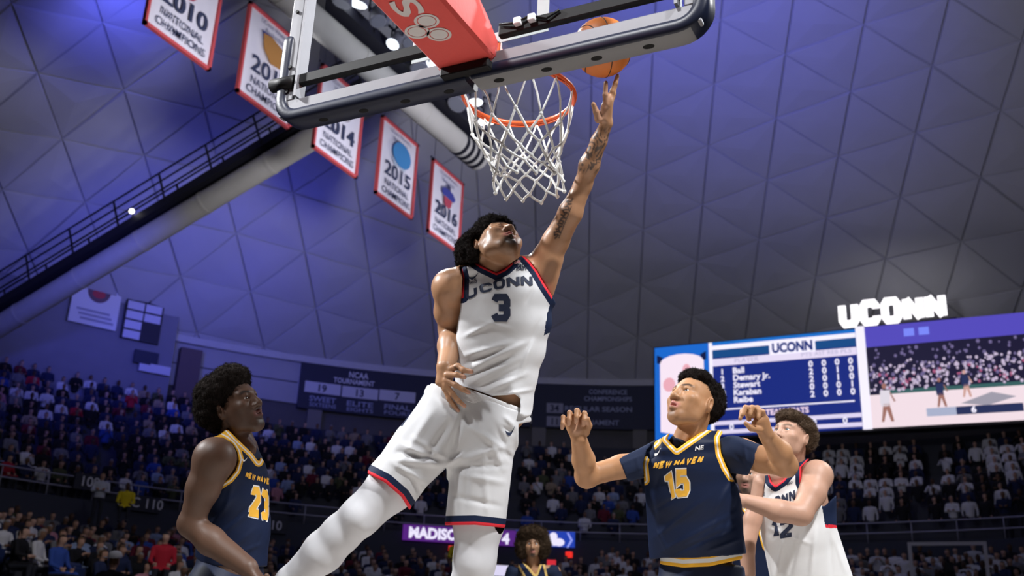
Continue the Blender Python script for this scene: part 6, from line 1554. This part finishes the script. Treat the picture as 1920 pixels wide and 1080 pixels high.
for tier_, n_rows in (("lower", NLOW), ("upper", NUP)):
    for i in range(n_rows):
        t = rad(-104); k = 0
        while t < rad(28):
            r_, z_ = (low_row(i, t) if tier_ == "lower" else up_row(i)); r_ += .38
            step = .61 / r_; t += step; k += 1
            p = cyl(t, r_, z_); x, y, dz = PIX(p + V(0, 0, 1.1))
            if dz < 6: continue
            ang = math.degrees(t)
            aisle = abs(((ang + 3) % 13) - 6.5) > 6.1
            if aisle: continue
            if tier_ == "upper" and i > 9 and ang > -56: continue
            if tier_ == "upper" and i > 7 and ang > -22: continue
            if tier_ == "upper" and i < 2 and -50 < ang < -14 and rg.random() < .75: continue
            if x < -40 or x > 1960 or y > 1120: continue
            slots.append((float(dz), tier_, i, k, t, p, float(x), float(y), ang))
slots.sort(key=lambda s_: s_[0])
# sight lines already closed by the players and the hoop
def hidden(x, y):
    return (360 < x < 480 and y > 830) or (700 < x < 930 and 730 < y < 900 and x > 1560 - y) or (860 < x < 930 and y > 880) or (1225 < x < 1375 and y > 850) or (1460 < x < 1540 and y > 930)
n_ind = 0; n_seat = 0
bulk = {"v": [], "q": [], "c": [], "n": 0}; seatbulk = MB()
rowcount = {}
for dz, tier_, i, k, t, p, x, y, ang in slots:
    student = (ang > -21 and ang < 22) and tier_ == "lower" or (-16 < ang < 25 and tier_ == "upper")
    fill = .86 if student else (.80 if tier_ == "lower" else .90)
    if rg.random() > fill:
        if tier_ == "lower" and dz < 34 and n_seat < 90:
            n_seat += 1; e = empty("flip_seat", p, "empty blue flip seat, %s row of lower stand, %s place from left" % (ORD(i + 1), ORD(k)), "seat", "empty blue seats in the lower stand")
            e.rotation_euler = (0, 0, math.pi - t - math.pi + 0.0)
            e.rotation_euler = (0, 0, -t)
            for nm, me in SEATS:
                o = bpy.data.objects.new(nm, me); C0.objects.link(o); o.parent = e
        continue
    top = pick(WT_S if student else WT_L)
    pose = rg.choice(["stand", "clap", "cross", "stand"]) if student else rg.choice(["sit", "sit", "sit", "lean", "phone"])
    rot = -t + rg.uniform(-.35, .35)
    if n_ind < 290 and not hidden(x, y):
        n_ind += 1; o = bpy.data.objects.new("spectator", SM[pose]); C0.objects.link(o); o.location = p; o.rotation_euler = (0, 0, rot)
        s_ = rg.uniform(.94, 1.06); o.scale = (s_, s_, s_); c = TOPS[top]; j = rg.uniform(.8, 1.2); o.color = (c[0] * j, c[1] * j, c[2] * j, 1)
        tag(o, "%s spectator in %s top, %s row of %s stand, %s from left" % ("standing" if student else "seated", top, ORD(i + 1), tier_, ORD(k)), "person", "spectators in the " + tier_ + " stand")
    else:
        v, q, mi = far_geo[pose]; ca, sa = math.cos(rot), math.sin(rot)
        w_ = np.stack([v[:, 0] * ca - v[:, 1] * sa + p[0], v[:, 0] * sa + v[:, 1] * ca + p[1], v[:, 2] + p[2]], 1)
        pal = np.array([rg.choice(SKINS), rg.choice(HAIRS), TOPS[top], (.02, .022, .035)]); vc = np.zeros((len(v), 3)); vc[q.ravel()] = np.repeat(pal[mi], 4, 0)
        bulk["v"].append(w_); bulk["q"].append(q + bulk["n"]); bulk["c"].append(vc); bulk["n"] += len(v)
cc = np.concatenate(bulk["c"])
o = np_mesh("distant_spectators", np.concatenate(bulk["v"]), np.concatenate(bulk["q"]), mat("distant_crowd", (.1, .1, .1), .85, attr="tint", spec=.2), None, True, 0, colors=lambda v_: cc)
tag(o, "distant spectators filling the rest of the stands, in dark and white clothes", "crowd", kind="stuff")
# people standing out from the rows
def extra(pose, px, py, zd, top_c, label, foot=None, rot=0.0, sc=1.0, cap=None):
    """(px, py) is where the head shows"""
    hp = P(px, py, zd); base = hp - V(0, 0, (1.64 if pose in ("stand", "clap", "cross") else 1.2) * sc)
    o = bpy.data.objects.new("spectator", SM[pose]); C0.objects.link(o); o.location = base; o.rotation_euler = (0, 0, math.atan2(CAM[1] - base[1], CAM[0] - base[0]) + math.pi / 2 + rot); o.scale = (sc,) * 3; o.color = top_c + (1,)
    tag(o, label, "person", "spectators standing out from the rows"); return o, hp
extra("cross", 193, 893, 33.0, (.50, .52, .60), "man in pale shirt standing with folded arms beside the 109 sign")
extra("sit", 240, 912, 33.0, (.70, .55, .02), "person in bright yellow jacket above the 110 sign")
extra("sit", 858, 1014, 33.0, (.65, .52, .02), "person in bright yellow jacket below the purple ribbon board")
extra("sit", 311, 1008, 22.0, (.45, .02, .04), "man in red sweater sitting behind the elbow of number 23")
o, hp = extra("stand", 212, 1052, 17.0, (.015, .015, .02), "person in black with white cap at the bottom left edge", rot=2.6)
bm_ = bmesh.new(); bmesh.ops.create_uvsphere(bm_, u_segments=20, v_segments=10, radius=.115)
bmesh.ops.delete(bm_, geom=[v for v in bm_.verts if v.co.z < -.001], context='VERTS'); me = bpy.data.meshes.new("cap"); bm_.to_mesh(me); bm_.free()
vs_ = [v.co[:] for v in me.vertices]; bpy.data.meshes.remove(me)
b = MB(); N = 20
b.loft([[V(r_ * math.cos(a), r_ * math.sin(a), z) for a in np.linspace(0, 2 * math.pi, N, endpoint=False)] for r_, z in ((.118, 0), (.120, .03), (.112, .065), (.085, .098), (.03, .115))]); b.loft([[V(.12 * math.cos(a), .12 * math.sin(a), z), V((.12 + .085 * max(0, math.sin(a)) ** .6) * math.cos(a), (.12 + .085 * max(0, math.sin(a)) ** .6) * math.sin(a), z), V((.12 + .085 * max(0, math.sin(a)) ** .6) * math.cos(a), (.12 + .085 * max(0, math.sin(a)) ** .6) * math.sin(a), z + .01)] for a in np.linspace(0, math.pi, 14) for z in (.005,)], cap=False)
cap = b.build("cap", mat("cap_white", (.6, .6, .64), .8), None, True); cap.parent = o; cap.location = (0, -.04, 1.70); cap.rotation_euler = (-.15, 0, 0)
print("CROWD", len(slots), n_ind, n_seat, bulk["n"])

# ------------------------------------------------------------------ far basket at the other end of the court
far = empty("basketball_hoop", (0, 27.4, 0), "far white framed backboard at the right edge of the picture", "basketball hoop")
fy = 26.2; m_fw = mat("far_frame_white", (.62, .62, .66), .5)
for lo, hi in (((-.95, fy - .03, 3.93), (.95, fy + .03, 4.02)), ((-.95, fy - .03, 2.88), (.95, fy + .03, 2.97)), ((-.95, fy - .03, 2.97), (-.86, fy + .03, 3.93)), ((.86, fy - .03, 2.97), (.95, fy + .03, 3.93))):
    b = MB(); b.box(lo, hi); b.build("frame_bar", m_fw, far)
b = MB(); b.box((-.86, fy - .005, 2.97), (.86, fy + .005, 3.93)); b.build("glass_pane", gl, far)
b = MB(); b.tube([V(.235 * math.cos(a), fy - .39 + .235 * math.sin(a), 3.05) for a in np.linspace(0, 2 * math.pi, 40, endpoint=False)], .012, 8, True); b.build("rim", m_rim, far, True)
b = MB(); b.bar((0, fy + .05, 3.4), (0, fy + 2.0, 2.9), .2, .25); b.bar((0, fy + 2.0, 3.0), (0, fy + 2.6, .3), .25, .25, (0, 1, 0)); b.build("support_arm", m_bblk, far)
b = MB(); b.box((-.6, fy + 1.9, 0), (.6, fy + 3.4, .5)); b.build("base", m_bblk, far, bevel=.03)
